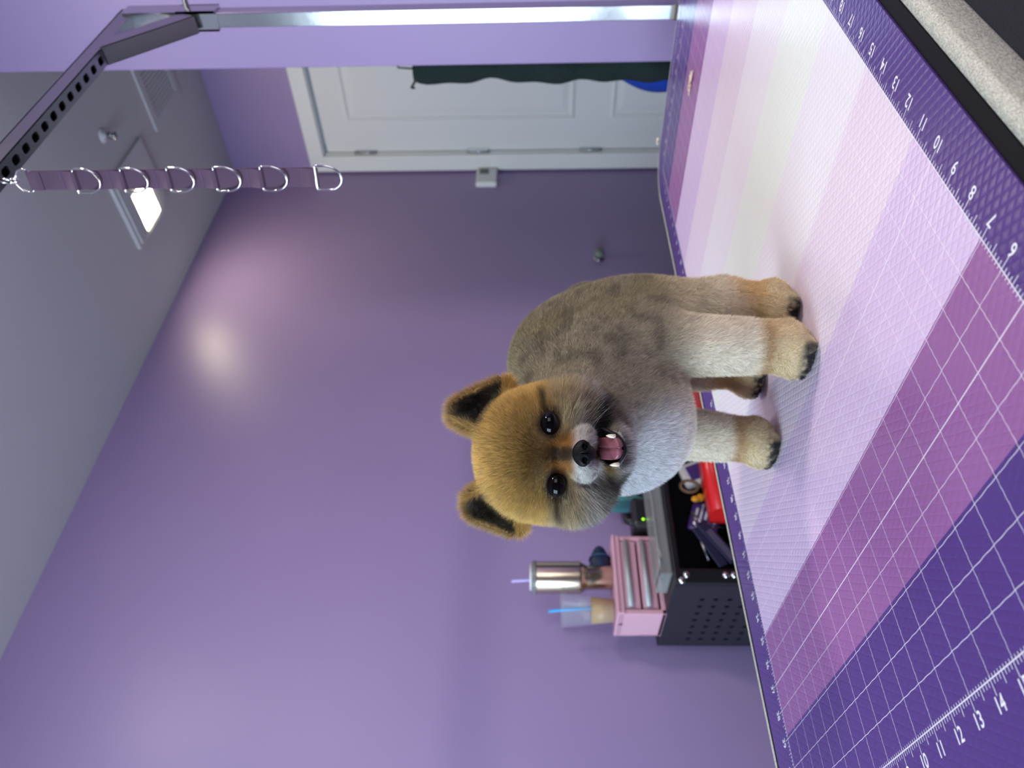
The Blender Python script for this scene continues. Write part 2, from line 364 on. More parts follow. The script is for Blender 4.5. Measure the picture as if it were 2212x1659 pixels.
# ruler ticks and numerals are printed on the mat: thin faces of the same mesh
mb.mi = 1
zt = ZM+.00012
def quad(x0, y0, x1, y1): mb.add([(x0*IN, y0*IN, zt), (x1*IN, y0*IN, zt), (x1*IN, y1*IN, zt), (x0*IN, y1*IN, zt)], [(0, 1, 2, 3)])
def ticks(n, f):
    for k in range(n*8+1):
        L_ = .34 if k % 8 == 0 else (.26 if k % 4 == 0 else .13); f(k/8, L_)
hw = .010
ticks(42, lambda s, L_: (quad(s-hw, -L_, s+hw, .0), quad(s-hw, 20.0, s+hw, 20+L_)))
ticks(20, lambda s, L_: (quad(-L_, s-hw, 0, s+hw), quad(42, s-hw, 42+L_, s+hw)))
ticks(42, lambda s, L_: quad(s-hw, 0, s+hw, .08) if s < 8 else None)
ticks(20, lambda s, L_: quad(0, s-hw, .08, s+hw))
TXT = {}
def glyphs(text):
    if text in TXT: return TXT[text]
    cu = bpy.data.curves.new('t', 'FONT'); cu.body = text; cu.size = 1; cu.align_x = 'CENTER'; cu.align_y = 'CENTER'; cu.resolution_u = 3; cu.offset = .012
    o = bpy.data.objects.new('t', cu); COL.objects.link(o)
    dg = bpy.context.evaluated_depsgraph_get(); me = bpy.data.meshes.new_from_object(o.evaluated_get(dg))
    r = ([v.co[:2] for v in me.vertices], [tuple(p.vertices) for p in me.polygons]); bpy.data.objects.remove(o); bpy.data.curves.remove(cu); bpy.data.meshes.remove(me)
    TXT[text] = r; return r
def put(mbx, text, fn):
    v, f = glyphs(text); mbx.add([fn(x, y) for x, y in v], f)
def numeral(text, x, y, size, rot):
    c, s = math.cos(rot), math.sin(rot); sx_ = .80
    put(mb, text, lambda u, w: ((x+(u*c*sx_-w*s)*size)*IN, (y+(u*s*sx_+w*c)*size)*IN, zt))
for k in range(1, 42):
    numeral(str(k), k, -.50, .47, 0)
    numeral(str(42-k), k, 20.55, .44, PI)
for k in range(1, 20):
    numeral(str(20-k), -.52, k, .48, -PI/2)
    numeral(str(k), 42.55, k, .44, PI/2)
# the bright unreadable line of small print along the far border: plain strokes
mb.mi = 2
for k in range(60):
    y = 7.5+k*.145
    if k % 9 == 8: continue
    quad(43.45, y, 43.85-(k*7 % 3)*.06, y+.035); quad(43.45+(k % 2)*.33, y, 43.50+(k % 2)*.33, y+.10)
mb.build('printed_sheet', [M['mat'], M['white_ink'], M['grey_ink']], mt)

# fluff
def fluff(name, c, r, label):
    mb = MB(); rn = random.Random(3)
    for k in range(26):
        d = Vector((rn.gauss(0, 1), rn.gauss(0, 1), abs(rn.gauss(0, .5)))).normalized(); e = Vector(c)+Vector((d.x*r[0], d.y*r[1], d.z*r[2]))
        m_ = Vector(c)+(e-Vector(c))*.5+Vector((rn.uniform(-1, 1)*r[1]*.5, rn.uniform(-1, 1)*r[1]*.5, r[2]*.4)); mb.tube([Vector(c)+Vector((0, 0, r[2]*.2)), m_, e], [.0012, .0008, .0003], 5)
    tag(mb.build(name, M['tuft'], loc=c), label, 'fur tuft', 'clipped fur tufts')
fluff('fur_tuft', (37.2*IN, 11.2*IN, ZM), (.006, .022, .006), 'beige tuft of clipped fur lying on the plum stripe of the mat')
fluff('fur_tuft', (44.9*IN, 19.4*IN, ZT+.003), (.006, .008, .006), 'beige tuft of clipped fur caught on the silver table edge')

# ------------------------------------------------------------------ grooming arm
ga = empty('leash_stand', (1.178, .268, .86), 'steel leash stand with slotted crossbar and triangular brace clamped to the table', 'grooming stand')
PX, PY, h = 1.178, .268, .0125
MB().box((PX-h, PY-h, .80), (PX+h, PY+h, 1.84), .0015).build('post', M['chrome'], ga)
AZ = 1.830; AX0 = .36
mb = MB()
mb.box((AX0, PY-h, AZ+.003), (PX+h, PY-h+.002, AZ+.026)).box((AX0, PY+h-.002, AZ+.003), (PX+h, PY+h, AZ+.026)).box((AX0, PY-h, AZ+.024), (PX+h, PY+h, AZ+.027))
mb.box((AX0-.002, PY-h, AZ), (AX0, PY+h, AZ+.027))
# slotted underside
step = .0292; x = 1.03
mb.box((x+.0, PY-h, AZ), (PX+h, PY+h, AZ+.003))
while x-step > AX0:
    x0, x1 = x-step, x; hx, hy = .0085, .0060
    out = [(x1, PY-h), (x1, PY), (x1, PY+h), ((x0+x1)/2, PY+h), (x0, PY+h), (x0, PY), (x0, PY-h), ((x0+x1)/2, PY-h)]
    cxm = (x0+x1)/2; inner = []
    for (u, w) in ((1, -.55), (1, 0), (1, .55), (0, 1), (-1, .55), (-1, 0), (-1, -.55), (0, -1)): inner.append((cxm+hx*u, PY+hy*w))
    inner[3] = (cxm, PY+hy); 
    i2 = [(cxm+hx, PY-hy*.55), (cxm+hx, PY), (cxm+hx, PY+hy*.55), (cxm+hx*.6, PY+hy), (cxm-hx*.6, PY+hy), (cxm-hx, PY+hy*.55), (cxm-hx, PY), (cxm-hx, PY-hy*.55), (cxm-hx*.6, PY-hy), (cxm+hx*.6, PY-hy)]
    o2 = [(x1, PY-h), (x1, PY), (x1, PY+h), (cxm+hx*.6, PY+h), (cxm-hx*.6, PY+h), (x0, PY+h), (x0, PY), (x0, PY-h), (cxm-hx*.6, PY-h), (cxm+hx*.6, PY-h)]
    k = len(i2); vs = [(a, b, AZ) for a, b in o2]+[(a, b, AZ) for a, b in i2]+[(a, b, AZ+.003) for a, b in i2]
    fs = [(j, (j+1) % k, k+(j+1) % k, k+j) for j in range(k)]+[(k+j, k+(j+1) % k, 2*k+(j+1) % k, 2*k+j) for j in range(k)]
    mb.add(vs, fs); x -= step
mb.build('crossbar', M['steel'], ga)
MB().box((AX0+.01, PY-.010, AZ+.016), (1.02, PY+.010, AZ+.018)).build('bar_shade_sheet', M['hole'], ga)  # added dark sheet painting the shade inside the hollow bar
# brace: bent channel from the crossbar down to the collar, plus side cheeks
mb = MB(); A, B, w = Vector((1.035, PY, AZ-.001)), Vector((1.150, PY, 1.716)), .0145
d = (B-A).normalized(); nrm = Vector((-d.z, 0, d.x)) if False else Vector((d.z, 0, -d.x))
th_ = .018
q = [A-d*.004, A+Vector((.038, 0, .001)), B+Vector((.014, 0, .028)), B]
for sy in (-1, 1):
    y0, y1 = PY+sy*w, PY+sy*(w-.0015)
    vs = [(p.x, y0, p.z) for p in q]+[(p.x, y1, p.z) for p in q]
    if sy: mb.add(vs, [(0, 1, 2, 3), (7, 6, 5, 4), (0, 4, 5, 1), (1, 5, 6, 2), (2, 6, 7, 3), (3, 7, 4, 0)])
vs = [(q[0].x, PY-w, q[0].z), (q[0].x, PY+w, q[0].z), (q[3].x, PY+w, q[3].z), (q[3].x, PY-w, q[3].z)]
vs += [(a+.001, b, c+.0015) for a, b, c in vs]
mb.add(vs, [(0, 1, 2, 3), (7, 6, 5, 4), (0, 4, 5, 1), (1, 5, 6, 2), (2, 6, 7, 3), (3, 7, 4, 0)])
mb.build('brace', M['steel'], ga)
mb = MB(); g = .0165
for (a, b, c_, d_) in ((PX-g, PX-h-.0005, PY-g, PY+g), (PX+h+.0005, PX+g, PY-g, PY+g), (PX-g, PX+g, PY-g, PY-h-.0005), (PX-g, PX+g, PY+h+.0005, PY+g)):
    mb.box((a, c_, 1.685), (b, d_, 1.752 if c_ != PY-g or a != PX-g or b != PX+g else 1.845))
mb.build('collar', M['chrome'], ga)
MB().lathe([(.0045, 0), (.0045, .022), (.010, .024), (.010, .040)], M=Matrix.Translation((PX, PY-g, 1.735)) @ Matrix.Rotation(PI/2, 4, 'X'), n=16).build('set_screw', M['chrome'], ga)
mb = MB()
mb.lathe([(.009, 0), (.009, .007)], M=Matrix.Translation((PX+g+.001, PY, AZ+.012)) @ Matrix.Rotation(PI/2, 4, 'Y'), n=6); mb.build('bolt', M['bright'], ga)
MB().box((PX-.030, PY-.03, .800), (PX+.018, PY+.03, .868), .004).build('clamp', M['black'], ga)
MB().lathe([(.030, 0), (.034, .006), (.034, .02), (.026, .026)], M=Matrix.Translation((PX+.028, PY+.020, .875)) @ Matrix.Rotation(PI/2, 4, 'X'), n=28).build('clamp_knob', M['black'], ga)

# ------------------------------------------------------------------ hanging loop strap
SX, SY = .677, .2705
wd = Vector((.262, -.963, 0)).normalized(); nd = Vector((-wd.y, wd.x, 0))*1.0
nd = Vector((-.963, -.262, 0))           # faces the camera side
st = empty('ring_strap', (SX, SY, 1.815), 'purple webbing strap with six nickel D rings hanging from the grooming arm', 'strap')
def SP(u, z, d=0): return Vector((SX, SY, z))+wd*u+nd*d
Z0 = 1.790; HWW = .0120
# spacing measured on the real strap
zr = [1.729, 1.667, 1.607, 1.547, 1.487, 1.417]
zb = []
M['web'] = mat('purple grosgrain webbing', (.105, .055, .095, 1), .75, bump=.4, bscale=900)
nt = M['web'].node_tree; wv = nt.nodes.new('ShaderNodeTexWave'); wv.bands_direction = 'Z'; wv.inputs['Scale'].default_value = 260; tcn = nt.nodes.new('ShaderNodeTexCoord'); nt.links.new(tcn.outputs['Object'], wv.inputs[0])
bpn = nt.nodes.new('ShaderNodeBump'); bpn.inputs['Strength'].default_value = .5; bpn.inputs['Distance'].default_value = .0006; nt.links.new(wv.outputs['Fac'], bpn.inputs['Height']); nt.links.new(bpn.outputs[0], nt.nodes['Principled BSDF'].inputs['Normal'])
def ribbon(mb, path, hw, th=.0016):
    vs = []; fs = []
    for i, (z, d) in enumerate(path):
        a = path[max(i-1, 0)]; b = path[min(i+1, len(path)-1)]; tz, td = b[0]-a[0], b[1]-a[1]; L = math.hypot(tz, td) or 1; nz, n_d = -td/L, tz/L
        for s in (-1, 1):
            for q in (-1, 1): vs.append(SP(s*hw, z+nz*th/2*q, d+n_d*th/2*q))
    for i in range(len(path)-1):
        a = i*4; b = a+4
        fs += [(a, b, b+2, a+2), (a+1, a+3, b+3, b+1), (a, a+1, b+1, b), (a+2, b+2, b+3, a+3)]
    fs += [(0, 2, 3, 1), tuple(len(vs)-4+k for k in (0, 1, 3, 2))]; mb.add(vs, fs)
mb = MB(); mb.smooth = False
ribbon(mb, [(Z0-.004, -.001), (zr[5]+.004, -.001)], HWW, .0014)          # back layer
path = [(Z0-.004, .001)]
for i, z in enumerate(zr):
    path += [(z+.016, .0012), (z+.010, .0028), (z+.003, .0052), (z-.0012, .0050), (z-.0022, .0028), (z-.0016, .0012)] if i < 5 else [(z+.020, .0012), (z+.008, .0034), (z+.001, .0034), (z-.0022, .0010), (z-.001, -.001)]
ribbon(mb, path, HWW, .0014)
ribbon(mb, [(Z0+.001, -.001), (Z0+.0025, .0008), (Z0+.0008, .0026), (Z0-.010, .0030), (Z0-.016, .0024)], HWW, .0014)
mb.build('webbing', M['web'], st)
thread = mat('lilac thread', (.20, .11, .25, 1), .7)
for z in zr:
    MB().tube([SP(-HWW+.001+k*(2*HWW-.002)/24, z+.0185, .0026 if k % 2 else .0016) for k in range(25)], .00035, 5).build('stitch_row', thread, st)
def dring(z):
    mb = MB(); pts = []; hwid = .0155; r = .0014
    N_ = 24
    for k in range(N_+1):
        a = PI*k/N_; pts.append((-hwid*math.cos(a), -(.012+.0215*math.sin(a))))
    pts = [(-hwid, 0.0), (-hwid, -.004)]+pts+[(hwid, -.004), (hwid, 0.0)]
    for k in range(1, 8): pts.append((hwid-2*hwid*k/8, .0))
    tilt = .10
    mb.tube([SP(u, z+w, .0042-w*tilt) for u, w in pts], .0014, 10, True)
    return mb
rings = []
for i, z in enumerate(zr):
    o = bpy.data.objects.new('d_ring', dring(z).build('d_ring', M['bright'], st).data) if i == 0 else None
    if i == 0:
        bpy.data.objects.remove(o); o = [x for x in bpy.data.objects if x.name == 'd_ring'][0]; ring0 = o
    else:
        o = ring0.copy(); COL.objects.link(o); o.parent = st; o.location = Vector((0, 0, z-zr[0]))
# top triangle ring and swivel clip
mb = MB(); pts = [(-.0135, Z0), (-.0150, Z0+.006), (-.0125, Z0+.013), (-.005, Z0+.0185), (0, Z0+.0195), (.005, Z0+.0185), (.0125, Z0+.013), (.0150, Z0+.006), (.0135, Z0), (.006, Z0), (-.006, Z0)]
mb.tube([SP(u, z, .001) for u, z in pts], .0013, 10, True); mb.build('top_ring', M['bright'], st)
mb = MB(); mb.ell(SP(0, Z0+.0195, .001), (.0042, .0042, .005)); mb.ell(SP(0, Z0+.0235, .001), (.0045, .0045, .003))
mb.tube([SP(.0035*math.sin(a), Z0+.0325-.008*math.cos(a), .001+.0035*math.sin(a)) for a in [k*2*PI/16 for k in range(16)]], .0014, 8, True)
mb.build('swivel_clip', M['bright'], st)

# ------------------------------------------------------------------ dark rolled netting hanging behind the partition
hn = empty('rolled_net', (1.67, .59, 1.44), 'dark green rolled net hanging behind the end of the purple partition', 'net')
mb = MB(); N_ = 40; vs = []; fs = []; rn = random.Random(5)
for i in range(N_+1):
    z = 1.437-i*(.64/N_); r = .024+.0025*math.sin(i*.9)+.006*(i/N_); cxm = (1.668, .590+.004*math.sin(i*.35))
    for k in range(20):
        a = 2*PI*k/20; rr = r*(1+.10*math.sin(3*a+i*.45)); vs.append((cxm[0]+rr*math.cos(a), cxm[1]+rr*math.sin(a)*1.3, z))
for i in range(N_):
    for k in range(20): fs.append((i*20+k, i*20+(k+1) % 20, (i+1)*20+(k+1) % 20, (i+1)*20+k))
fs += [tuple(range(20)), tuple(N_*20+k for k in range(20))]; mb.smooth = True; mb.add(vs, fs); mb.build('cloth', M['green_net'], hn)
MB().tube([(1.66, .605, 1.43), (1.655, .620, 1.438), (1.66, .634, 1.447), (1.665, .638, 1.440)], .003).build('tie_end', M['green_net'], hn)
MB().tube([(1.668, .590, 1.43), (1.668, .586, 1.475), (1.612, .50, 1.485)], .0022).build('cord', M['black'], hn)
bb = empty('blue_bag', (1.78, .632, .95), 'blue nylon bag bulging below the dark rolled net by the door', 'bag')
mb = MB(); vs = []; fs = []; N_ = 24
for i in range(N_+1):
    s = i/N_; z = .985-.42*s; r = .016+.100*(math.sin(min(1, s*2.1)*PI/2))**1.1
    for k in range(24):
        a = 2*PI*k/24; rr = r*(1+.05*math.sin(4*a+6*s)+.03*math.sin(9*a)); vs.append((1.80+rr*.7*math.cos(a), .618+rr*math.sin(a)*.9, z))
for i in range(N_):
    for k in range(24): fs.append((i*24+k, i*24+(k+1) % 24, (i+1)*24+(k+1) % 24, (i+1)*24+k))
fs += [tuple(range(24)), tuple(N_*24+k for k in range(24))]; mb.smooth = True; mb.add(vs, fs); mb.build('body', M['bluebag'], bb)
MB().box((1.785, .60, .980), (1.815, .645, 1.010), .004).build('buckle', M['black'], bb)
MB().tube([(1.80, .622, 1.005), (1.78, .60, 1.20), (1.78, .56, 1.36), (1.612, .50, 1.40)], .003).build('loop', M['black'], bb)

# ------------------------------------------------------------------ tool cart against the left wall
CX0, CX1, CY0, CY1, CT = .572, 1.30, 1.165, 1.475, .852
ct = empty('tool_cart', (.94, 1.32, 0), 'black metal tool cart with perforated side panel against the purple wall', 'cart')
mb = MB()                       # side panel with a grid of round holes
def perf_panel(mb, x0, x1, y0, y1, z0, z1, ny, nz, pz, r, holes_z0):
    # outer sheet made of cells, each with an octagonal hole
    ys = [1.219+.0333*k for k in range(ny+1)]; zs = [holes_z0+k*pz for k in range(nz+1)]
    mb.box((x0, y0, z0), (x1, ys[0], z1)).box((x0, ys[-1], z0), (x1, y1, z1)).box((x0, ys[0], zs[-1]), (x1, ys[-1], z1)).box((x0, ys[0], z0), (x1, ys[-1], zs[0]))
    for i in range(ny):
        for j in range(nz):
            a, b, c, d = ys[i], ys[i+1], zs[j], zs[j+1]; m_, n_ = (a+b)/2, (c+d)/2
            out = [(b, n_), (b, d), (m_, d), (a, d), (a, n_), (a, c), (m_, c), (b, c)]
            inn = [(m_+r*math.cos(k*PI/4), n_+r*math.sin(k*PI/4)) for k in range(8)]
            vs = [(x0, p, q) for p, q in out]+[(x0, p, q) for p, q in inn]+[(x1, p, q) for p, q in inn]
            mb.add(vs, [(k, (k+1) % 8, 8+(k+1) % 8, 8+k) for k in range(8)]+[(8+k, 8+(k+1) % 8, 16+(k+1) % 8, 16+k) for k in range(8)])
perf_panel(mb, CX0, CX0+.003, CY0+.01, CY1, .12, CT, 7, 12, .0292, .0058, .4492)
mb.build('side_panel', M['black_matt'], ct)
MB().box((CX0+.006, CY0+.03, .14), (CX0+.012, CY1-.02, CT-.02)).build('panel_shade_sheet', M['hole'], ct)  # added black sheet standing in for the shade seen through the holes
MB().box((CX1-.003, CY0+.01, .12), (CX1, CY1, CT)).build('side_panel', M['black_matt'], ct)
MB().box((CX0+.003, CY1-.003, .12), (CX1-.003, CY1, CT)).build('back_panel', M['black_matt'], ct)
MB().box((CX0+.002, CY0, CT-.016), (CX1-.002, CY1-.003, CT-.001), .003).build('top_tray', M['black'], ct)
for z in (.700, .46, .16): MB().box((CX0+.004, CY0+.004, z-.012), (CX1-.004, CY1-.004, z), .002).build('shelf', M['black'], ct)
for x in (CX0, CX1-.034): MB().box((x, CY0-.004, .08), (x+.034, CY0+.012, CT), .003).build('corner_post', M['black'], ct)
for (x, z) in ((CX0+.018, .827), (CX0+.0055, .838), (CX0+.018, .746), (CX0+.018, .729)):
    MB().lathe([(.0075, 0), (.0075, .002), (.006, .0045), (.002, .0055)], M=Matrix.Translation((x, CY0-.004, z)) @ Matrix.Rotation(PI/2, 4, 'X'), n=16).build('bolt', M['bright'], ct)
for x in (CX0+.04, CX1-.04):
    for y in (CY0+.04, CY1-.04):
        cst = MB().box((x-.012, y-.012, .055), (x+.012, y+.012, .12)).build('caster', M['steel'], ct)
        w_ = MB().lathe([(.004, -.012), (.036, -.012), (.040, -.006), (.040, .006), (.036, .012), (.004, .012)], M=Matrix.Translation((x, y, .040)) @ Matrix.Rotation(PI/2, 4, 'X'), n=24).build('wheel', M['black'], cst)
        w_.location = Vector((0, 0, 0))

# pink drawer organiser
pk = empty('pink_drawer_box', (.664, 1.36, CT), 'pink metal drawer box with two grey drawer pulls on the cart top', 'drawer box')
X0, X1, Y0, Y1, Z0_, Z1_ = .565, .765, 1.295, 1.415, CT-.001, .957
X0 = .583
X0 = .570
MB().box((X0, Y0+.008, Z0_), (X0+.012, Y1, Z1_), .002).box((X1-.010, Y0+.008, Z0_), (X1, Y1, Z1_), .002).box((X0, Y0+.004, Z1_-.016), (X1, Y1, Z1_), .003).box((X0, Y0+.008, Z0_), (X1, Y1, Z0_+.010), .002).box((X0, Y1-.004, Z0_), (X1, Y1, Z1_)).box((X0-.0005, Y0, Z1_-.004), (X1+.0005, Y1+.002, Z1_+.002), .002).build('case', M['pink'], pk)
for z0, z1 in ((.905, .940), (.866, .900)):
    d_ = MB().box((X0+.014, Y0+.010, z0), (X1-.012, Y1-.01, z1), .002).build('drawer', M['pink'], pk)
    MB().tube([(X0+.016, Y0+.002, (z0+z1)/2+.006), (X1-.016, Y0+.002, (z0+z1)/2+.006)], .0065, 14).build('drawer_pull', M['tray'], d_)
# tumbler
tu = empty('tumbler', (.683, 1.352, Z1_+.002), 'champagne steel tumbler with narrow base and lilac straw on the pink drawer box', 'tumbler')
c = (.683, 1.352, Z1_+.002); r1, r0 = .0375, .0275
MB().lathe([(r0-.002, 0), (r0, .002), (r0+.0008, .058), (r0+.0012, .0605), (r1-.003, .071), (r1-.0005, .0735), (r1, .078), (r1, .176), (r1-.001, .180)], c).build('body', M['gold'], tu)
MB().lathe([(r1+.0008, .0), (r1+.0015, .002), (r1+.0015, .008), (r1-.002, .011), (r1-.004, .0115)], (c[0], c[1], c[2]+.177)).build('lid', mat('smoky lid', (.18, .18, .18, 1), .15), tu)
MB().lathe([(r1-.008, 0), (r1-.007, .004), (r1-.012, .005)], (c[0], c[1], c[2]+.188)).build('lid_rim', M['lens_white'], tu)
MB().tube([(c[0]-.006, c[1], c[2]+.18), (c[0]-.010, c[1], c[2]+.236)], .0035).build('straw', M['strawlilac'], tu)
# iced coffee
ic = empty('iced_coffee_cup', (.606, 1.362, Z1_+.002), 'clear plastic cup of iced coffee with blue straw on the pink drawer box', 'cup')
c = (.606, 1.362, Z1_+.002)
mb = MB(); mb.lathe([(.0265, .0), (.0375, .112), (.0395, .116), (.0395, .119), (.0378, .119), (.0370, .115), (.0260, .002)], c, cap=False); mb.build('cup', M['clear'], ic)
MB().lathe([(.0255, .002), (.0302, .052)], c).build('coffee', M['coffee'], ic)
MB().lathe([(.0392, .118), (.0392, .121), (.034, .123), (.030, .126), (.004, .126)], c, cap=False).build('lid', M['clear'], ic)
MB().tube([(c[0]+.006, c[1]-.004, c[2]+.030), (c[0]-.002, c[1], c[2]+.150)], .0034).build('straw', M['strawblue'], ic)
rn = random.Random(8)
for k in range(5):
    p = (c[0]+rn.uniform(-.014, .014), c[1]+rn.uniform(-.014, .014), c[2]+.060+rn.uniform(0, .022)); 
    o = MB().box((p[0]-.008, p[1]-.008, p[2]-.008), (p[0]+.008, p[1]+.008, p[2]+.008), .003, None).build('ice_cube', M['clear'], ic)
# navy rounded mitt
nv = empty('navy_grooming_mitt', (.742, 1.362, Z1_+.002), 'dark navy rubber mitt lying behind the champagne tumbler', 'mitt')
mb = MB(); N_ = 24; vs = []; fs = []
for i in range(N_+1):
    s = i/N_; x = .692+.080*s; w = .041*(1-.80*max(0, (s-.25)/.75)**2.4)*(1-.9*max(0, (s-.93)/.07)**1.5)+.001
    for k in range(28):
        a = 2*PI*k/28; z = Z1_+.003+.024+w*.60*math.sin(a)*(1 if math.sin(a) < 0 else 1.0)
        vs.append((x, 1.362+w*.7*math.cos(a), max(z, Z1_+.0025)))
for i in range(N_):
    for k in range(28): fs.append((i*28+k, i*28+(k+1) % 28, (i+1)*28+(k+1) % 28, (i+1)*28+k))
fs += [tuple(range(28)), tuple(N_*28+k for k in range(28))]; mb.smooth = True; mb.add(vs, fs); mb.build('body', M['navy'], nv)
MB().tube([(.735, 1.362+.0292*math.cos(a), Z1_+.0270+.0246*math.sin(a)) for a in [k*2*PI/24 for k in range(24)]], .0022, 8, True).build('seam', mat('navy piping', (.02, .05, .12, 1), .5), nv)
# teal patterned box
te = empty('teal_box', (.985, 1.43, CT), 'teal box with pinkish flower print standing against the wall behind the dog', 'box')
mb = MB(); mb.box((.925, 1.395, CT-.001), (1.12, 1.455, .937), .003); mb.mi = 1
rn = random.Random(2)
for k in range(26):
    x, z = rn.uniform(.937, 1.10), rn.uniform(CT+.012, .925); r = rn.uniform(.005, .009)
    for q in range(5):
        a = q*2*PI/5+k; x2, z2 = x+r*.8*math.cos(a), z+r*.8*math.sin(a)
        mb.add([(x2+r*.55*math.cos(b*PI/4), 1.3947, z2+r*.55*math.sin(b*PI/4)) for b in range(8)], [tuple(range(8))])
        if 0: mb.add([(.8847, 1.40+(x2-.90)*2+.01+r*.5*math.cos(b*PI/4), z2+r*.5*math.sin(b*PI/4)) for b in range(8)], [tuple(range(8))])
mb.build('carton', [M['teal'], mat('pinkish print', (.30, .13, .26, 1), .6)], te)
# black clipper charger with led and a tangled black cable
ch = empty('clipper_charger', (.80, 1.30, CT), 'black clipper charger with a green light beside the pink drawer box', 'charger')
MB().box((.775, 1.27, CT-.001), (.855, 1.34, .908), .010).build('housing', M['black'], ch)
MB().box((.782, 1.2685, .862), (.800, 1.271, .872), .001).build('pink_button', mat('salmon plastic', (.7, .25, .25, 1), .5), ch)
MB().ell((.7905, 1.2690, .884), (.0030, .0016, .0030)).build('indicator_light', mat('green led', (.2, .8, .02, 1), .4, emit=(.35, 1, .02, 1), estr=1.2), ch)
MB().tube([(.80, 1.30, .90), (.812, 1.31, .915), (.83, 1.32, .917), (.845, 1.345, .905), (.85, 1.36, .865)], .010).build('cable', M['black'], ch)
cl = empty('clippers', (.90, 1.27, CT), 'black hair clippers lying on the cart top behind the dog chest', 'clippers')
mb = MB(); mb.tube([(.885, 1.28, .885), (.90, 1.285, .892), (.93, 1.29, .895), (.98, 1.31, .885), (1.02, 1.32, .878)], [.018, .028, .034, .028, .018], 16); mb.build('body', M['black'], cl)
MB().box((.862, 1.262, .876), (.872, 1.282, .892), .002).build('blade', M['steel'], cl)
MB().tube([(.885, 1.28, .900), (.885, 1.285, .912), (.89, 1.30, .925), (.93, 1.32, .91), (.97, 1.33, .88)], .007).build('strap', M['black'], cl)
# clear plastic case in front
cc = empty('clear_plastic_case', (.72, 1.21, CT), 'clear grey plastic case lying along the front of the cart top', 'case')
M['smoke'] = mat('smoky clear plastic', (.36, .37, .36, 1), .12, alpha=.38)
MB().box((.598, 1.172, CT), (.90, 1.26, CT+.006), .002).box((.598, 1.172, CT+.004), (.90, 1.176, CT+.026), .001).box((.598, 1.172, CT+.004), (.602, 1.26, CT+.026), .001).box((.598, 1.256, CT+.004), (.90, 1.26, CT+.026), .001).build('case', M['smoke'], cc)
MB().box((.62, 1.168, CT+.022), (.88, 1.262, CT+.027), .002).build('lid', M['smoke'], cc)
sg = empty('shears', (.64, 1.215, CT), 'black handled steel shears lying in the clear case', 'shears')
for (cx_, cy_, r) in ((.632, 1.207, .016), (.634, 1.232, .015)):
    MB().tube([(cx_+r*1.25*math.cos(a), cy_+r*.72*math.sin(a), CT+.012) for a in [k*2*PI/20 for k in range(20)]], .0035, 8, True).build('finger_loop', M['black'], sg)
MB().tube([(.648, 1.210, CT+.012), (.70, 1.222, CT+.012), (.80, 1.226, CT+.012)], [.003, .004, .0012], 8).build('blade', M['bright'], sg)
MB().tube([(.650, 1.230, CT+.014), (.70, 1.220, CT+.014), (.80, 1.214, CT+.014)], [.003, .004, .0012], 8).build('blade', M['bright'], sg)

# lower tray contents
rb = empty('red_toolbox', (.89, 1.12, .700), 'long red metal tool box with rounded lid on the cart shelf', 'tool box')
mb = MB(); N_ = 12; pr = [(1.098, .62), (1.098, .735)]
for k in range(N_+1):
    a = PI-PI/2*k/N_; pr.append((1.116+.018*math.cos(a), .742+.020*math.sin(a)))
pr += [(1.160, .762), (1.160, .62)]
vs = [(.712, y, z) for y, z in pr]+[(1.13, y, z) for y, z in pr]; k = len(pr)
mb.smooth = True; mb.add(vs, [(i, (i+1) % k, k+(i+1) % k, k+i) for i in range(k)]); mb.smooth = False; mb.add(vs, [tuple(range(k)), tuple(range(2*k-1, k-1, -1))])
mb.build('body', M['red'], rb)
MB().box((.710, 1.096, .722), (1.132, 1.099, .727)).build('lid_seam', mat('dark red', (.12, .004, .004, 1), .4), rb)
MB().box((.74, 1.10, .605), (1.10, 1.19, .62), .002).build('shelf_bracket', M['black'], rb)
pp = empty('purple_treat_packet', (.79, 1.20, .700), 'purple packet with white print leaning in the cart tray', 'packet')
Mr = Matrix.Translation((.765, 1.225, .745)) @ Matrix.Rotation(.35, 4, 'Y') @ Matrix.Rotation(-.25, 4, 'X')
MB().box((-.040, -.008, -.030), (.040, .008, .040), .007, Mr).build('pouch', M['purpleprint'], pp)
mb = MB()
for k in range(5): mb.box((-.02, -.0105, -.022+k*.011), (.030-(k*5 % 3)*.006, -.0092, -.017+k*.011), 0, Mr)
mb.build('printed_lines', M['whitepack'], pp)
wp = empty('white_packet', (.93, 1.20, .700), 'white and purple packet in the cart tray behind the dog legs', 'packet')
Mr = Matrix.Translation((.895, 1.225, .740)) @ Matrix.Rotation(-.3, 4, 'Y') @ Matrix.Rotation(-.2, 4, 'X')
MB().box((-.032, -.010, -.026), (.032, .010, .05), .008, Mr).build('pouch', M['whitepack'], wp)
MB().box((-.02, -.0122, -.012), (.02, -.0095, .032), .001, Mr).build('printed_band', M['purpleprint'], wp)
yb = empty('yellow_clip', (.80, 1.19, .70), 'small yellow plastic clip between the packets in the cart', 'clip')
MB().ell((.792, 1.186, .774), (.008, .006, .010)).ell((.797, 1.188, .762), (.010, .006, .009)).build('jaw', M['orange'], yb)
MB().tube([(.797, 1.188, .762), (.80, 1.19, .735), (.80, 1.19, .701)], .003).build('stem', M['orange'], yb)
br = empty('brown_coil_cord', (.885, 1.18, .70), 'brown coiled cord hanging in the cart tray', 'cord')
mb = MB()
for q in range(2): mb.tube([(.826+.016*math.cos(a)+.004*q, 1.185+.006*q, .783+.020*math.sin(a)) for a in [k*2*PI/24 for k in range(24)]], .0035, 8, True)
mb.tube([(.828, 1.188, .765), (.835, 1.19, .73), (.835, 1.20, .702)], .0035); mb.build('coil', M['brown'], br)
sc_ = empty('steel_tongs', (.74, 1.17, .70), 'thin steel tongs with round pivot standing in the cart tray', 'tongs')
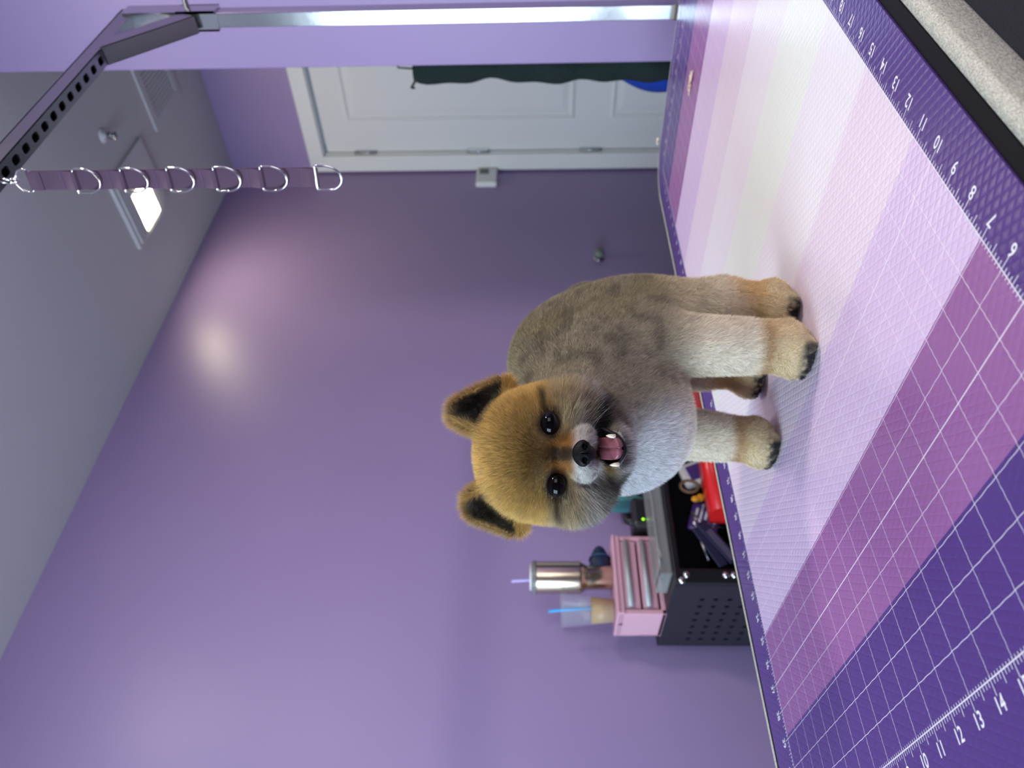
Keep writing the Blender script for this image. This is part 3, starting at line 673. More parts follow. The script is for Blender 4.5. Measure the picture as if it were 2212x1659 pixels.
MB().tube([(.748, 1.172, .790), (.725, 1.170, .778), (.707, 1.168, .766)], .0025).build('arm', M['steel'], sc_)
MB().tube([(.748, 1.172, .792), (.722, 1.172, .789), (.665, 1.172, .780), (.630, 1.175, .772)], .0026).build('arm', M['steel'], sc_)
MB().ell((.707, 1.168, .766), (.0055, .004, .0055)).build('pivot', M['bright'], sc_)
MB().ell((.722, 1.172, .789), (.005, .004, .005)).build('pivot', M['bright'], sc_)
MB().tube([(.707, 1.168, .766), (.712, 1.175, .735), (.715, 1.19, .702)], .0025).build('stem', M['steel'], sc_)
bs = empty('navy_label_strap', (.66, 1.155, .70), 'navy strap with pale lettering hanging across the cart front', 'strap')
MB().box((-.012, -.002, -.055), (.012, .002, .055), .001, Matrix.Translation((.665, 1.154, .752)) @ Matrix.Rotation(1.02, 4, 'Y')).box((-.010, -.002, -.05), (.010, .002, .05), .001, Matrix.Translation((.655, 1.157, .770)) @ Matrix.Rotation(1.12, 4, 'Y')).build('band', M['bluestrap'], bs)
mb = MB(); Mr = Matrix.Translation((.665, 1.1515, .752)) @ Matrix.Rotation(1.02, 4, 'Y')
mb.box((-.007, -.0008, -.050), (.007, .0, .030), 0, Mr); mb.build('printed_panel', mat('faded lilac print', (.07, .065, .12, 1), .6), bs)

# ------------------------------------------------------------------ the dog
dog = empty('dog', (.34, .272, ZM), 'small pomeranian with plush golden head standing open mouthed on the striped mat', 'dog')
HO = np.array([0.2103, 0.2349, 1.1305])             # middle of the head
def _n(v): v = np.asarray(v, float); return v/np.linalg.norm(v)
HC = _n(np.array([-0.598, -0.801, 0.016]))            # where the face points: towards the person with the phone
HA = _n(np.cross([0, 0, 1.0], HC)); HB = np.cross(HC, HA)
HMAT = np.stack([HA, HB, HC])                        # rows: right, up, front of the face as seen
def hl(P): return (P-HO) @ HMAT.T*1000.0             # world metres to head millimetres
def hw_(L): return HO+(np.asarray(L, float)/1000.0) @ HMAT
def sd_ell(P, c, r, R=None):
    q = P-np.asarray(c)
    if R is not None: q = q @ np.asarray(R).T
    r = np.asarray(r); k0 = np.linalg.norm(q/r, axis=-1); k1 = np.linalg.norm(q/(r*r), axis=-1)+1e-9
    return k0*(k0-1.0)/k1
def sd_cone(P, a, b, ra, rb):
    a = np.asarray(a); b = np.asarray(b); ba = b-a; t_ = np.clip(((P-a) @ ba)/(ba @ ba), 0, 1)
    return np.linalg.norm(P-a-t_[..., None]*ba, axis=-1)-(ra+(rb-ra)*t_)
def smin(a, b, k):
    h_ = np.clip(.5+.5*(b-a)/k, 0, 1); return b+(a-b)*h_-k*h_*(1-h_)
def smax(a, b, k): return -smin(-a, -b, k)
EARS = []
for s_, tip, base, nrm, thick in ((1, (35.5, 83, -8), (36, 42, -8), (.45, .05, .9), 6.2), (-1, (-44, 70, -8), (-40, 34, -8), (-.45, .0, .9), 6.2)):
    tip, base = np.array(tip, float), np.array(base, float); ax = _n(tip-base); nz = _n(np.array(nrm)-ax*np.dot(nrm, ax)); EARS.append((tip, base, ax, nz, np.cross(ax, nz), thick))
def sdf_head(L):          # head millimetres
    d = sd_ell(L, (.5, .5, -6), (54, 54, 46))
    d = smin(d, sd_ell(L, (0, 20, 5), (42, 32, 34)), 14)
    for s_ in (-1, 1):
        d = smin(d, sd_ell(L, (s_*27, -24, 6), (22, 22, 26)), 14)
        d = smin(d, sd_ell(L, (s_*9.5, -28.5, 40), (11, 9.5, 13)), 5)      # lip cushions
        d = smax(d, -sd_ell(L, (s_*23, -4.5+s_*2.2, 47), (9, 7.5, 8)), 7)            # eye sockets
    d = smin(d, sd_cone(L, (0, -18, 24), (0, -24, 52), 13, 8.0), 7)
    d = smin(d, sd_ell(L, (3, -54, 26), (16.5, 7.5, 21)), 9)                  # lower jaw
    d = smin(d, sd_ell(L, (0, -42, 2), (28, 18, 28)), 12)
    d = smax(d, -sd_ell(L, (3.8, -47.5, 46), (12.5, 9.5, 26)), 3)              # open mouth
    d = smax(d, -sd_ell(L, (13, -42, 40), (8.5, 5, 16)), 3)
    for tip, base, ax, nz, ac, th_ in EARS:
        R = np.stack([ax, ac, nz]); q = (L-base) @ R.T; H = np.linalg.norm(tip-base)
        u = q[..., 0]/H; wd_ = 25*np.clip(1.12-np.clip(u, -.3, 1.2), .02, 1.3)**.62
        e = np.maximum(np.abs(q[..., 1])-wd_, np.abs(q[..., 2]+3*(u**2))-th_*(1-.45*np.clip(u, 0, 1)))
        e = smax(e, q[..., 0]-H, 8); e = smax(e, -q[..., 0]-14, 4)
        wi = np.maximum(wd_-3.0, .5)
        cav = np.sqrt((q[..., 1]/wi)**2+((q[..., 2]-th_)/9.0)**2+((q[..., 0]-H*.38)/(H*.50))**2)-1
        e = smax(e, -cav*7, 3)
        d = smin(d, e, 7)
    return d
def sdf_dog(P):
    L = hl(P); head = sdf_head(L)/1000.0
    B = sd_ell(P, (.300, .272, 1.063), (.072, .066, .062))
    B = smin(B, sd_ell(P, (.345, .272, 1.092), (.074, .062, .072)), .03)
    B = smin(B, sd_ell(P, (.372, .272, 1.052), (.054, .058, .066)), .03)
    B = smin(B, sd_ell(P, (.262, .276, 1.065), (.045, .056, .058)), .03)          # chest front
    B = smin(B, sd_cone(P, (.29, .262, 1.085), tuple(HO+np.array([.02, .012, -.012])), .060, .044), .022)
    B = smin(B, sd_ell(P, (.325, .215, 1.06), (.036, .024, .055)), .02)           # shoulders
    B = smin(B, sd_ell(P, (.315, .328, 1.06), (.036, .024, .055)), .02)
    B = smin(B, sd_ell(P, (.372, .228, 1.035), (.038, .026, .055)), .02)          # thighs
    B = smin(B, sd_ell(P, (.388, .320, 1.035), (.040, .026, .055)), .02)
    legs = None
    for (x, y, xt, yt, r, k) in ((.322, .222, .313, .2165, .0220, 0), (.316, .334, .310, .346, .0212, 0), (.374, .226, .371, .2185, .0200, 1), (.400, .325, .392, .333, .0190, 1)):
        l = sd_cone(P, (x, y, 1.04), (xt, yt, .925), r+.006, r)
        if k: l = smin(sd_cone(P, (x, y, 1.03), (xt+.004, yt, .965), r+.006, r), sd_cone(P, (xt+.004, yt, .965), (xt, yt, .922), r, r-.001), .012)
        l = smin(l, sd_ell(P, (xt-.003, yt, .9165), (.0255, .0235, .0165)), .008)
        for q in (-1.5, -.5, .5, 1.5): l = smin(l, sd_ell(P, (xt-.0180+abs(q)*.0030, yt+q*.0105, .9100), (.0105, .0066, .0095)), .0035)
        legs = l if legs is None else np.minimum(legs, l)
    B = smin(B, legs, .010)
    B = smin(B, sd_ell(P, (.430, .270, 1.085), (.016, .024, .024)), .02)          # tail pressed on the rump
    B = smax(B, -(P[..., 2]-(ZM+.0006)), .001)
    return smin(B, head, .010)
def surface_net(fn, lo, hi, h_):
    nx, ny, nz = [int(math.ceil((b-a)/h_))+1 for a, b in zip(lo, hi)]
    g = [lo[i]+h_*np.arange(n_) for i, n_ in enumerate((nx, ny, nz))]
    D = np.empty((nx, ny, nz), np.float32)
    for i in range(0, nx, 16):
        X, Y, Z = np.meshgrid(g[0][i:i+16], g[1], g[2], indexing='ij'); D[i:i+16] = fn(np.stack([X, Y, Z], -1))
    S = D < 0
    c = np.zeros((nx-1, ny-1, nz-1), np.int8)
    for a in (0, 1):
        for b in (0, 1):
            for d in (0, 1): c += S[a:nx-1+a, b:ny-1+b, d:nz-1+d]
    act = (c > 0) & (c < 8); idx = -np.ones(act.shape, np.int64); I = np.argwhere(act); idx[act] = np.arange(len(I))
    acc = np.zeros((len(I), 3)); cnt = np.zeros(len(I))
    corners = [(a, b, d) for a in (0, 1) for b in (0, 1) for d in (0, 1)]
    for p in corners:
        for ax in range(3):
            if p[ax]: continue
            q = list(p); q[ax] = 1
            d0 = D[I[:, 0]+p[0], I[:, 1]+p[1], I[:, 2]+p[2]]; d1 = D[I[:, 0]+q[0], I[:, 1]+q[1], I[:, 2]+q[2]]
            m_ = (d0 < 0) != (d1 < 0); t_ = np.where(m_, d0/np.where(m_, d0-d1, 1), 0)
            pt = np.tile(np.array(p, float), (len(I), 1)); pt[:, ax] = t_; acc[m_] += pt[m_]; cnt[m_] += 1
    V = np.array(lo)+(I+acc/cnt[:, None])*h_
    F = []
    for ax in range(3):
        o = [(1, 2), (2, 0), (0, 1)][ax]
        sl0 = [slice(None)]*3; sl1 = [slice(None)]*3; sl0[ax] = slice(0, -1); sl1[ax] = slice(1, None)
        for k in o: sl0[k] = sl1[k] = slice(1, -1)
        E_ = np.argwhere(S[tuple(sl0)] != S[tuple(sl1)]); st_ = S[tuple(sl0)][S[tuple(sl0)] != S[tuple(sl1)]]
        E_[:, o[0]] += 1; E_[:, o[1]] += 1
        def cell(du, dv):
            e = E_.copy(); e[:, o[0]] += du; e[:, o[1]] += dv; return idx[e[:, 0], e[:, 1], e[:, 2]]
        q = np.stack([cell(-1, -1), cell(0, -1), cell(0, 0), cell(-1, 0)], 1)
        q[~st_] = q[~st_][:, ::-1]; F.append(q)
    return V, np.concatenate(F)
def grad(P, fn=sdf_dog, e=4e-4):
    g = np.stack([fn(P+np.eye(3)[i]*e)-fn(P-np.eye(3)[i]*e) for i in range(3)], -1); return g/(np.linalg.norm(g, axis=1, keepdims=True)+1e-12)
V, Fq = surface_net(sdf_dog, (.12, .17, .897), (.50, .385, 1.235), .0022)
Nv = grad(V)

# --- value noise for the coat
_T = RNG.random((64, 64, 64)).astype(np.float32)
def vnoise(P, s_):
    q = P*s_; i = np.floor(q).astype(int); f = q-i; f = f*f*(3-2*f); r = 0
    for a in (0, 1):
        for b in (0, 1):
            for c_ in (0, 1):
                w = (f[:, 0] if a else 1-f[:, 0])*(f[:, 1] if b else 1-f[:, 1])*(f[:, 2] if c_ else 1-f[:, 2]); r = r+w*_T[(i[:, 0]+a) & 63, (i[:, 1]+b) & 63, (i[:, 2]+c_) & 63]
    return r
def ss(a, b, x):
    t_ = np.clip((x-a)/(b-a), 0, 1); return t_*t_*(3-2*t_)
def ear_info(L):
    r = []
    for tip, base, ax, nz, ac, th_ in EARS:
        q = (L-base) @ np.stack([ax, ac, nz]).T; H = np.linalg.norm(tip-base)
        r.append((q, H))
    return r
def masks(P, N):
    L = hl(P); m_ = {}
    m_['L'] = L
    hd = sdf_head(L); bd = np.where(hd < 2.5, 1.0, 0.0)
    m_['head'] = ss(6, 0, hd)*ss(-66, -58, L[:, 1]+.25*np.minimum(L[:, 2], 20)*0)*ss(-62, -40, L[:, 2]+30)
    m_['head'] = ss(7, 1, hd)
    Nl = N @ HMAT.T
    ear = np.zeros(len(P)); ein = np.zeros(len(P))
    for q, H in ear_info(L):
        hgt = np.linalg.norm((L-np.array([-1, 5, -6]))/np.array([51, 49, 46]), axis=1)
        isr = (np.abs(q[:, 1]) < 30) & (q[:, 0] > -6) & (q[:, 0] < H+6) & (np.abs(q[:, 2]) < 14)
        e = isr*ss(1.02, 1.16, hgt)
        ear = np.maximum(ear, e)
        wd_ = 25*np.clip(1.12-np.clip(q[:, 0]/H, -.3, 1.2), .02, 1.3)**.62
        ein = np.maximum(ein, e*ss(0, -3.0, np.abs(q[:, 1])-wd_+3.0)*ss(H*1.0, H*.72, q[:, 0])*(Nl[:, 2] > -.1))
    m_['ear'] = ear; m_['earin'] = ein
    m_['mouth'] = ss(1.26, 1.12, np.minimum(((L[:, 0]-3.8)/12.5)**2+((L[:, 1]+47.5)/9.5)**2+((L[:, 2]-46)/26)**2, ((L[:, 0]-13)/8.5)**2+((L[:, 1]+42)/5.)**2+((L[:, 2]-40)/16)**2)**.5)*(L[:, 2] > 10)
    m_['eyeL'] = np.linalg.norm((L-np.array([23, -2.4, 40]))*[1, 1.15, .6], axis=1); m_['eyeR'] = np.linalg.norm((L-np.array([-23.4, -7.2, 40]))*[1, 1.15, .6], axis=1)
    m_['nose'] = np.linalg.norm((L-np.array([0.3, -27, 60]))*[.9, 1, .7], axis=1)
    return m_
def lerp(a, b, t_): return a*(1-t_[:, None])+np.asarray(b)[None]*t_[:, None]
def coat(P, N, m_):
    L = m_['L']; a, b, c_ = L[:, 0], L[:, 1], L[:, 2]; n1 = vnoise(P, 90); n2 = vnoise(P, 260); n3 = vnoise(P, 32)
    # body
    side = ss(.352, .20, P[:, 0]); z = P[:, 2]-ZM
    C = np.tile(np.array([.315, .268, .158]), (len(P), 1))                       # back: grey olive sable
    C = lerp(C, (.46, .41, .30), ss(.38, .26, P[:, 0])*.8)                      # shoulder
    C = lerp(C, (.42, .37, .29), ss(.30, .62, n3)*.35)
    C = lerp(C, (.12, .10, .08), ss(.56, .78, n1)*.45); C = lerp(C, (.16, .145, .13), np.exp(-((P[:, 0]-.27)/.035)**2-((z-.165)/.028)**2-((P[:, 1]-.235)/.03)**2)*.7)
    chest = ss(.012, .055, (P[:, 1]-.225)+ss(.31, .22, P[:, 0])*.048-.25*np.maximum(0, z-.13))*ss(.345, .285, P[:, 0])*ss(.225, .16, z)
    C = lerp(C, (.66, .66, .66), chest)
    lowr = ss(.135, .085, z); C = lerp(C, (.76, .69, .55), lowr)
    rear = ss(.345, .37, P[:, 0]); C = lerp(C, (.50, .42, .25), rear*ss(.145, .10, z)*ss(.06, .09, z)*.6)
    C = lerp(C, (.66, .52, .29), ss(.052, .034, z)*(.62+.38*n1))
    C = lerp(C, (.66, .55, .36), ss(.030, .020, z)*.55*ss(.35, .6, n1))
    C = lerp(C, (.40, .24, .10), np.exp(-((z-.040)/.006)**2)*.75*ss(.33, .31, P[:, 0])); C = lerp(C, (.58, .37, .13), np.exp(-((z-.044)/.018)**2)*.75*rear)
    toe = ss(.021, .007, z+.016*(n2-.5)+.008*(n1-.5))*ss(-.3, .5, -N[:, 0]); C = lerp(C, (.02, .018, .02), toe*ss(.34, .52, n2*.6+n1*.2+.25*toe))
    # head
    g = np.tile(np.array([.62, .415, .135]), (len(P), 1))
    g = lerp(g, (.20, .112, .036), ss(50, 2, b)*ss(46, 8, np.abs(a))*.92)
    g = lerp(g, (.13, .065, .022), ss(16, -2, b)*ss(13, 2, np.abs(a))*ss(-30, -6, b)*.9)
    brow = np.exp(-((b-5)/7)**2-((np.abs(a)-13)/8)**2); g = lerp(g, (.20, .13, .06), brow*.5)
    ch = ss(2, -14, b-.10*np.abs(a))*ss(8, 26, np.abs(a))
    g = lerp(g, (.46, .35, .19), ch); g = lerp(g, (.36, .30, .21), ch*ss(-16, -34, b))
    g = lerp(g, (.60, .56, .50), ch*ss(-14, -34, b)*ss(.35, .6, n1)*.6)
    g = lerp(g, (.035, .030, .026), ch*ss(-14, -38, b)*ss(.42, .60, n2)*.75)
    g = lerp(g, (.045, .03, .02), np.exp(-((b+3-.13*a)/3.2)**2)*ss(28, 34, np.abs(a))*ss(54, 44, np.abs(a))*.85)     # dark streak from the eye corner
    br = ss(17, 9, np.abs(a))*ss(3, -8, b)*ss(-34, -22, b)*ss(20, 34, c_); g = lerp(g, (.34, .15, .035), br*ss(3, 7, np.abs(a))*.9); g = lerp(g, (.035, .020, .012), br*ss(8, 1.5, np.abs(a))*.92)
    mz = ss(2, 6, np.abs(a))*ss(-16, -23, b+.10*np.abs(a))*ss(-44, -39, b)*ss(22, 32, c_)*ss(27, 19, np.abs(a)); g = lerp(g, (.62, .60, .56), mz*(.80+.2*n2)); g = lerp(g, (.10, .08, .07), mz*ss(.58, .72, n2)*.7)
    chin = ss(-50, -57, b)*ss(12, 26, c_); g = lerp(g, (.62, .60, .58), chin*.95); g = lerp(g, (.03, .028, .03), chin*ss(.42, .6, n2)*ss(3, -9, a)*.85)
    jaw = ss(-36, -43, b)*ss(14, 20, np.abs(a-3)); g = lerp(g, (.04, .035, .032), jaw*ss(.35, .6, n1)*.8); g = lerp(g, (.016, .013, .013), np.minimum(1, 1.3*np.exp(-((a-29)/12)**2-((b+39)/6)**2)+1.2*np.exp(-((a-20)/6)**2-((b+42)/6)**2))); g = lerp(g, (.05, .04, .035), np.exp(-(a/7)**2-((b+37.5)/3.5)**2)*.85); g = lerp(g, (.03, .025, .025), np.exp(-((a+20)/7)**2-((b+46)/7)**2)*.8)
    g = lerp(g, (.03, .018, .012), np.minimum(1, 1.2*np.exp(-((np.abs(a)-13)/4.5)**2-((b+4+2*(a < 0))/3.5)**2))*.85); g = lerp(g, (.05, .03, .02), ss(14, 9.0, np.minimum(m_['eyeL'], m_['eyeR']))*.95)
    # ears
    e = m_['ear']; g = lerp(g, (.46, .30, .12), e*.8); g = lerp(g, (.034, .036, .040), m_['earin']*(.85+.15*n1)); g = lerp(g, (.26, .25, .22), m_['earin']*ss(.60, .80, n2)*.45)
    ruff = ss(0, -14, c_+18)*0
    h_ = m_['head']
    C = C*(1-h_[:, None])+g*h_[:, None]
    # mouth skin
    C = lerp(C, (.012, .009, .010), m_['mouth'])
    return np.clip(C, .004, .9)
mV = masks(V, Nv); cV = coat(V, Nv, mV)
me = bpy.data.meshes.new('body'); me.from_pydata((V-np.array(dog.location)).tolist(), [], Fq.tolist()); me.update()
me.polygons.foreach_set('use_smooth', [True]*len(me.polygons))
at = me.color_attributes.new('coat', 'FLOAT_COLOR', 'POINT'); at.data.foreach_set('color', np.concatenate([cV*.75, np.ones((len(V), 1))], 1).astype(np.float32).ravel())
def coat_mat(name, rough, sheen=0, transl=0):
    m = bpy.data.materials.new(name); m.use_nodes = True; nt = m.node_tree; b = nt.nodes['Principled BSDF']; b.inputs['Roughness'].default_value = rough; b.inputs['Specular IOR Level'].default_value = .25
    a = nt.nodes.new('ShaderNodeAttribute'); a.attribute_name = 'coat'; nt.links.new(a.outputs['Color'], b.inputs['Base Color'])
    if transl:
        tr = nt.nodes.new('ShaderNodeBsdfTranslucent'); nt.links.new(a.outputs['Color'], tr.inputs[0]); mx = nt.nodes.new('ShaderNodeMixShader'); mx.inputs[0].default_value = transl
        nt.links.new(b.outputs[0], mx.inputs[1]); nt.links.new(tr.outputs[0], mx.inputs[2]); nt.links.new(mx.outputs[0], nt.nodes['Material Output'].inputs['Surface'])
    return m
M['skin'] = coat_mat('undercoat', .9); M['fur'] = coat_mat('fur', .55, transl=.25)
me.materials.append(M['skin']); body = bpy.data.objects.new('body', me); COL.objects.link(body); body.parent = dog

# --- fur
tri = np.concatenate([Fq[:, [0, 1, 2]], Fq[:, [0, 2, 3]]]); A_ = V[tri[:, 0]]; B_ = V[tri[:, 1]]; C_ = V[tri[:, 2]]
area_ = np.linalg.norm(np.cross(B_-A_, C_-A_), axis=1)/2; cen = (A_+B_+C_)/3
hm = mV['head'][tri].mean(1); wgt = area_*(1+1.2*hm)
def spread_fur(n_):
    k = RNG.choice(len(tri), n_, p=wgt/wgt.sum()); u = RNG.random(n_); v_ = RNG.random(n_); f = u+v_ > 1; u[f] = 1-u[f]; v_[f] = 1-v_[f]
    P = A_[k]*(1-u-v_)[:, None]+B_[k]*u[:, None]+C_[k]*v_[:, None]
    N = Nv[tri[k, 0]]*(1-u-v_)[:, None]+Nv[tri[k, 1]]*u[:, None]+Nv[tri[k, 2]]*v_[:, None]
    return P, N/np.linalg.norm(N, axis=1, keepdims=True)
NF = 450000
P, N = spread_fur(NF); m_ = masks(P, N); L = m_['L']
dE = np.minimum(m_['eyeL'], m_['eyeR'])
keep = (m_['mouth'] < .75) & (m_['nose'] > 9.0) & (dE > 7.6) & (P[:, 2] > ZM+.0025)
P, N, L, dE = P[keep], N[keep], L[keep], dE[keep]; m_ = {k: v_[keep] for k, v_ in m_.items()}; n_ = len(P)
hd = m_['head']; a, b, c_ = L[:, 0], L[:, 1], L[:, 2]; z = P[:, 2]-ZM
length = .0052*(1-hd)+.0070*hd                                            # metres
face = hd*ss(16, 34, c_)*ss(16, 2, b)*ss(30, 16, np.abs(a)); length = length*(1-face)+.0042*face
cheek = hd*ss(0, -20, b)*ss(18, 32, np.abs(a)); length = length*(1-cheek)+.0125*cheek
chin = hd*ss(-50, -58, b); length = length*(1-chin)+.0100*chin
length *= np.where(z < .05, .8, 1)*np.where(z < .016, .55, 1)
length *= 1+.25*m_['ear']*(1-m_['earin']); length *= .55+.45*ss(8, 14, dE); length *= .75+.25*ss(9, 18, m_['nose']); length *= RNG.uniform(.6, 1.12, n_)
fl_b = np.tile(np.array([.62, 0, -.62]), (n_, 1)); low = ss(.14, .09, z)[:, None]; fl_b = fl_b*(1-low)+np.array([.05, 0, -.8])*low
rad = L-np.array([0, -20, 62]); rad /= np.linalg.norm(rad, axis=1, keepdims=True)
fl_h = rad @ HMAT; dn = (chin+cheek*.5)[:, None]; fl_h = fl_h*(1-dn*.5)+np.array([0, 0, -.55])*dn
lie = (.85*(1-hd)+.75*hd+1.2*face+.5*cheek+.5*chin)[:, None]
flow = fl_b*(1-hd[:, None])+fl_h*hd[:, None]; flow -= N*np.sum(flow*N, 1, keepdims=True)
er = m_['ear'][:, None]; eup = (EARS[0][2] @ HMAT)*.6; flow = flow*(1-er)+er*(eup-N*np.sum(N*eup, 1, keepdims=True))
cl_ = np.stack([vnoise(P+i*.37, 620) for i in range(3)], 1)-.5
D = N+flow*lie+cl_*.45+RNG.normal(0, .15, (n_, 3)); D /= np.linalg.norm(D, axis=1, keepdims=True)
inward = np.sum(D*N, 1) < .15; D[inward] += N[inward]*.4; D /= np.linalg.norm(D, axis=1, keepdims=True)
K = 4; pts = np.empty((n_, K, 3)); sag = flow*.35+np.array([0, 0, -.12])
for i in range(K):
    s_ = i/(K-1); pts[:, i] = P-N*.0006+length[:, None]*(D*s_+sag*s_*s_*.55)
pts[:, :, 2] = np.maximum(pts[:, :, 2], ZM+.0006)
colr = coat(P, N, m_)
var = (1+(RNG.random(n_)-.5)*(.64+.7*cheek+.5*chin))[:, None]*(.72+.36*vnoise(P, 500)[:, None]+.24*vnoise(P, 170)[:, None])
dark = (RNG.random(n_) < (.14*(1-hd)*ss(.10, .16, z)+.16*cheek+.32*chin+.35*cheek*ss(-20, -38, b)*ss(0, -14, a))); colr = colr*var; colr[dark] *= .28
colr[(RNG.random(n_) < .07*cheek)] = (.6, .58, .5)
# whiskers and a few long guard hairs
wp_, wd2, wl = [], [], []
for s_ in (-1, 1):
    for k in range(9):
        L0 = np.array([s_*(11+RNG.uniform(0, 7)), -26+RNG.uniform(-6, 4), 47-RNG.uniform(0, 8)]); d_ = _n(np.array([s_*RNG.uniform(.6, 1), RNG.uniform(-.7, .1), RNG.uniform(-.1, .5)])); wp_.append(hw_(L0)); wd2.append(d_ @ HMAT); wl.append(RNG.uniform(.018, .034))
wp_, wd2, wl = np.array(wp_), np.array(wd2), np.array(wl); wpts = np.stack([wp_+wd2*(wl*s_)[:, None]+np.array([0, 0, -.006])*s_*s_ for s_ in np.linspace(0, 1, K)], 1)
pts = np.concatenate([pts, wpts]); colr = np.concatenate([colr, np.tile([.35, .33, .30], (len(wpts), 1))]); n2_ = len(pts)
hc = bpy.data.hair_curves.new('fur'); hc.add_curves([K]*n2_)
hc.attributes['position'].data.foreach_set('vector', (pts-np.array(dog.location)).astype(np.float32).ravel())
r0 = np.full(n2_, .000062); r0[-len(wpts):] = .00008
rad_ = r0[:, None]*np.array([1.0, .9, .62, .12])[None]
ra = hc.attributes.get('radius') or hc.attributes.new('radius', 'FLOAT', 'POINT'); ra.data.foreach_set('value', rad_.astype(np.float32).ravel())
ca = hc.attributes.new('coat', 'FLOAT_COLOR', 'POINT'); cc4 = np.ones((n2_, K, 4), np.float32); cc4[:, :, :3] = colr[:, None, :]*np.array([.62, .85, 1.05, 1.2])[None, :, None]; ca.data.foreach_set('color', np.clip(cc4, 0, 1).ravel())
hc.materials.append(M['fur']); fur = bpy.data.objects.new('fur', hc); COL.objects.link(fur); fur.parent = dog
fur['kind'] = 'stuff'

# --- eyes, nose, tongue, teeth, lips
M['eye'] = mat('dark eye', (.002, .0015, .002, 1), .03, spec=.22)
M['eyelid'] = mat('black eyelid skin', (.004, .003, .004, 1), .6, spec=.2)
M['nose'] = mat('wet black nose', (.003, .003, .0035, 1), .42, bump=.25, bscale=1400, spec=.2)
M['tongue'] = mat('pink tongue', (.20, .065, .085, 1), .34, bump=.15, bscale=900)
M['tooth'] = mat('ivory tooth', (.74, .68, .52, 1), .25)
M['lip'] = mat('black lip', (.005, .004, .005, 1), .5, spec=.2)
HM4 = Matrix(((HA[0]/1000, HB[0]/1000, HC[0]/1000, HO[0]), (HA[1]/1000, HB[1]/1000, HC[1]/1000, HO[1]), (HA[2]/1000, HB[2]/1000, HC[2]/1000, HO[2]), (0, 0, 0, 1)))
def hbuild(mb, name, m, parent=dog):
    mb.v = [tuple(HM4 @ Vector(v)) for v in mb.v]; return mb.build(name, m, parent)
for (ex, ey, rot) in ((23.0, -2.4, .05), (-23.4, -7.2, -.42)):
    mb = MB(); mb.ell((ex, ey, 36.4), (9.0, 7.5, 7.6), nu=40, nv=28); eo = hbuild(mb, 'eye', M['eye'])
    mb = MB(); c, s_ = math.cos(rot), math.sin(rot); pts_ = []
    for k in range(28):
        a = 2*PI*k/28; u, w_ = 8.8*math.cos(a), 6.6*math.sin(a); pts_.append((ex+u*c-w_*s_, ey+u*s_+w_*c, 38.0-.018*u*u))
    mb.tube(pts_, .75, 8, True); hbuild(mb, 'eyelid', M['eyelid'], eo)
# nose pad: two lobes with nostrils
def sdf_nose(Lm):
    Lm = Lm-np.array([.3, -4.3, 0])
    d = sd_ell(Lm, (0, -21.5, 59.5), (9.2, 7.4, 5.6)); d = smin(d, sd_ell(Lm, (0, -27.5, 57.5), (5.2, 4.2, 4.4)), 2)
    for s_ in (-1, 1):
        d = smin(d, sd_ell(Lm, (s_*5.2, -22.3, 60.2), (4.6, 4.6, 4.6)), 1.5); d = smax(d, -sd_ell(Lm, (s_*4.9, -23.2, 65.0), (2.5, 2.1, 4.0)), .8); d = smax(d, -sd_ell(Lm, (s_*8.8, -25.0, 62.2), (3.0, .9, 3.0)), .6)
    return smax(d, -sd_ell(Lm, (0, -25, 65.5), (.45, 6, 3)), .5)
Vn, Fn = surface_net(sdf_nose, (-12, -39, 49), (12, -15, 68), .45)
mb = MB(); mb.smooth = True; mb.add(Vn.tolist(), [tuple(f) for f in Fn.tolist()]); hbuild(mb, 'nose', M['nose'])
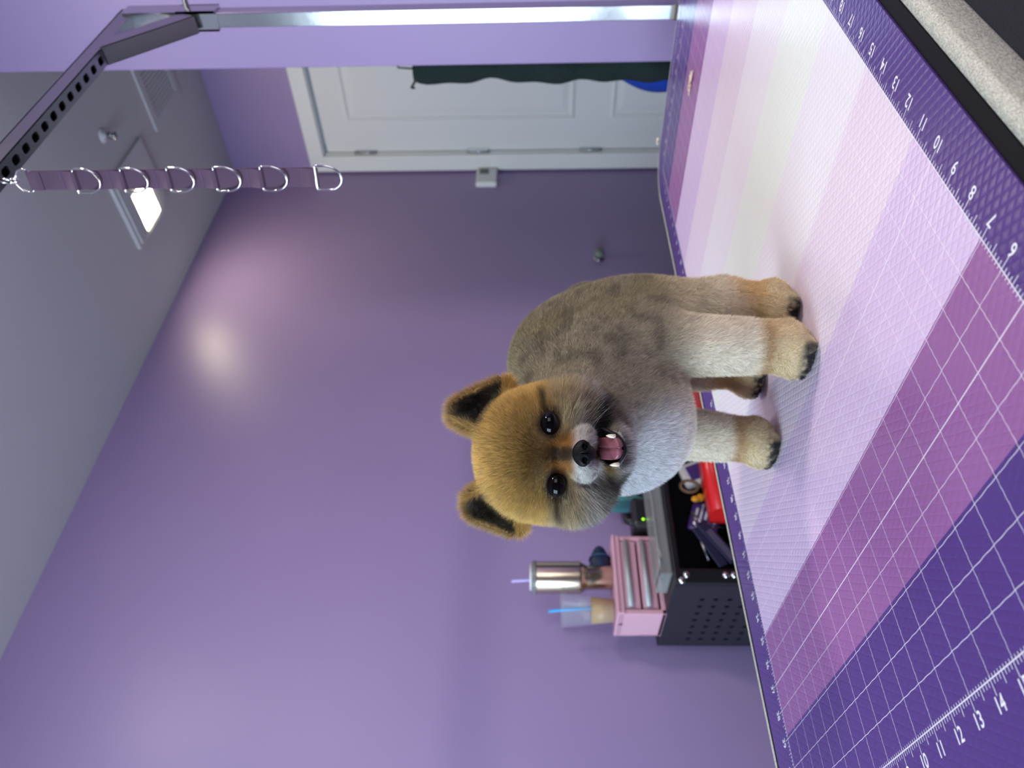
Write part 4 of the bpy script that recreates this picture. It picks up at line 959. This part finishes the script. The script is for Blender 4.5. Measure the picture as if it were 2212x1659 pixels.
# tongue: a grooved slab curving down over the lower jaw
mb = MB(); vs = []; fs = []; NU, NW = 28, 20
for i in range(NU+1):
    s_ = i/NU; yy = -40.5-13.5*s_**1.2; zz = 28+25*s_-2.5*s_**4; wd_ = 9.0*(1-max(0, (s_-.62)/.38)**3.2*.78)*(.9+.1*s_)
    for k in range(NW+1):
        q = -1+2*k/NW; gr = -1.1*math.exp(-(q/.12)**2)-1.2*q*q; vs.append((3.9+wd_*q, yy+gr+1.6, zz+.4*gr))
for i in range(NU+1):
    s_ = i/NU; yy = -40.5-13.5*s_**1.2; zz = 28+25*s_-2.5*s_**4; wd_ = 9.0*(1-max(0, (s_-.62)/.38)**3.2*.78)*(.9+.1*s_)
    for k in range(NW+1):
        q = -1+2*k/NW; vs.append((3.9+wd_*q*.96, yy-1.5-1.2*q*q, zz-1.2))
o_ = (NU+1)*(NW+1)
for i in range(NU):
    for k in range(NW):
        a = i*(NW+1)+k; fs.append((a, a+1, a+NW+2, a+NW+1)); fs.append((o_+a, o_+a+NW+1, o_+a+NW+2, o_+a+1))
    for k in (0, NW): a = i*(NW+1)+k; fs.append((a, a+NW+1, o_+a+NW+1, o_+a))
for i in (0, NU):
    for k in range(NW): a = i*(NW+1)+k; fs.append((a, a+1, o_+a+1, o_+a))
mb.smooth = True; mb.add(vs, fs); hbuild(mb, 'tongue', M['tongue'])
for (tx, ty, tz, ln, dx) in ((12.9, -49.6, 45.5, 5.4, .4), (-8.0, -52.0, 45.5, 5.4, -.4)):
    mb = MB(); mb.tube([(tx, ty-1.5, tz), (tx+dx*.5, ty+ln*.35, tz+.8), (tx+dx, ty+ln*.72, tz+.9), (tx+dx*1.2, ty+ln, tz+.3)], [1.7, 1.5, 1.0, .25], 12); hbuild(mb, 'tooth', M['tooth'])
# lip rim round the open mouth, heavier below
cp = np.array([(20.0, -41.5, 30), (17.4, -46.0, 36), (13.2, -52.6, 41), (8.5, -56.6, 43.5), (3.8, -58.0, 44.5), (-1.5, -56.9, 43.5), (-6.0, -53.4, 41.5), (-8.8, -50.2, 39)], float)
mb = MB(); tt = np.linspace(0, len(cp)-1, 46); sm_ = np.stack([np.interp(tt, range(len(cp)), cp[:, k]) for k in range(3)], 1)
for _ in range(3): sm_[1:-1] = (sm_[:-2]+2*sm_[1:-1]+sm_[2:])/4
mb.tube([tuple(p) for p in sm_], [1.1+.9*math.sin(PI*min(1, max(0, q/45))) for q in range(46)], 10); hbuild(mb, 'lip', M['lip'])
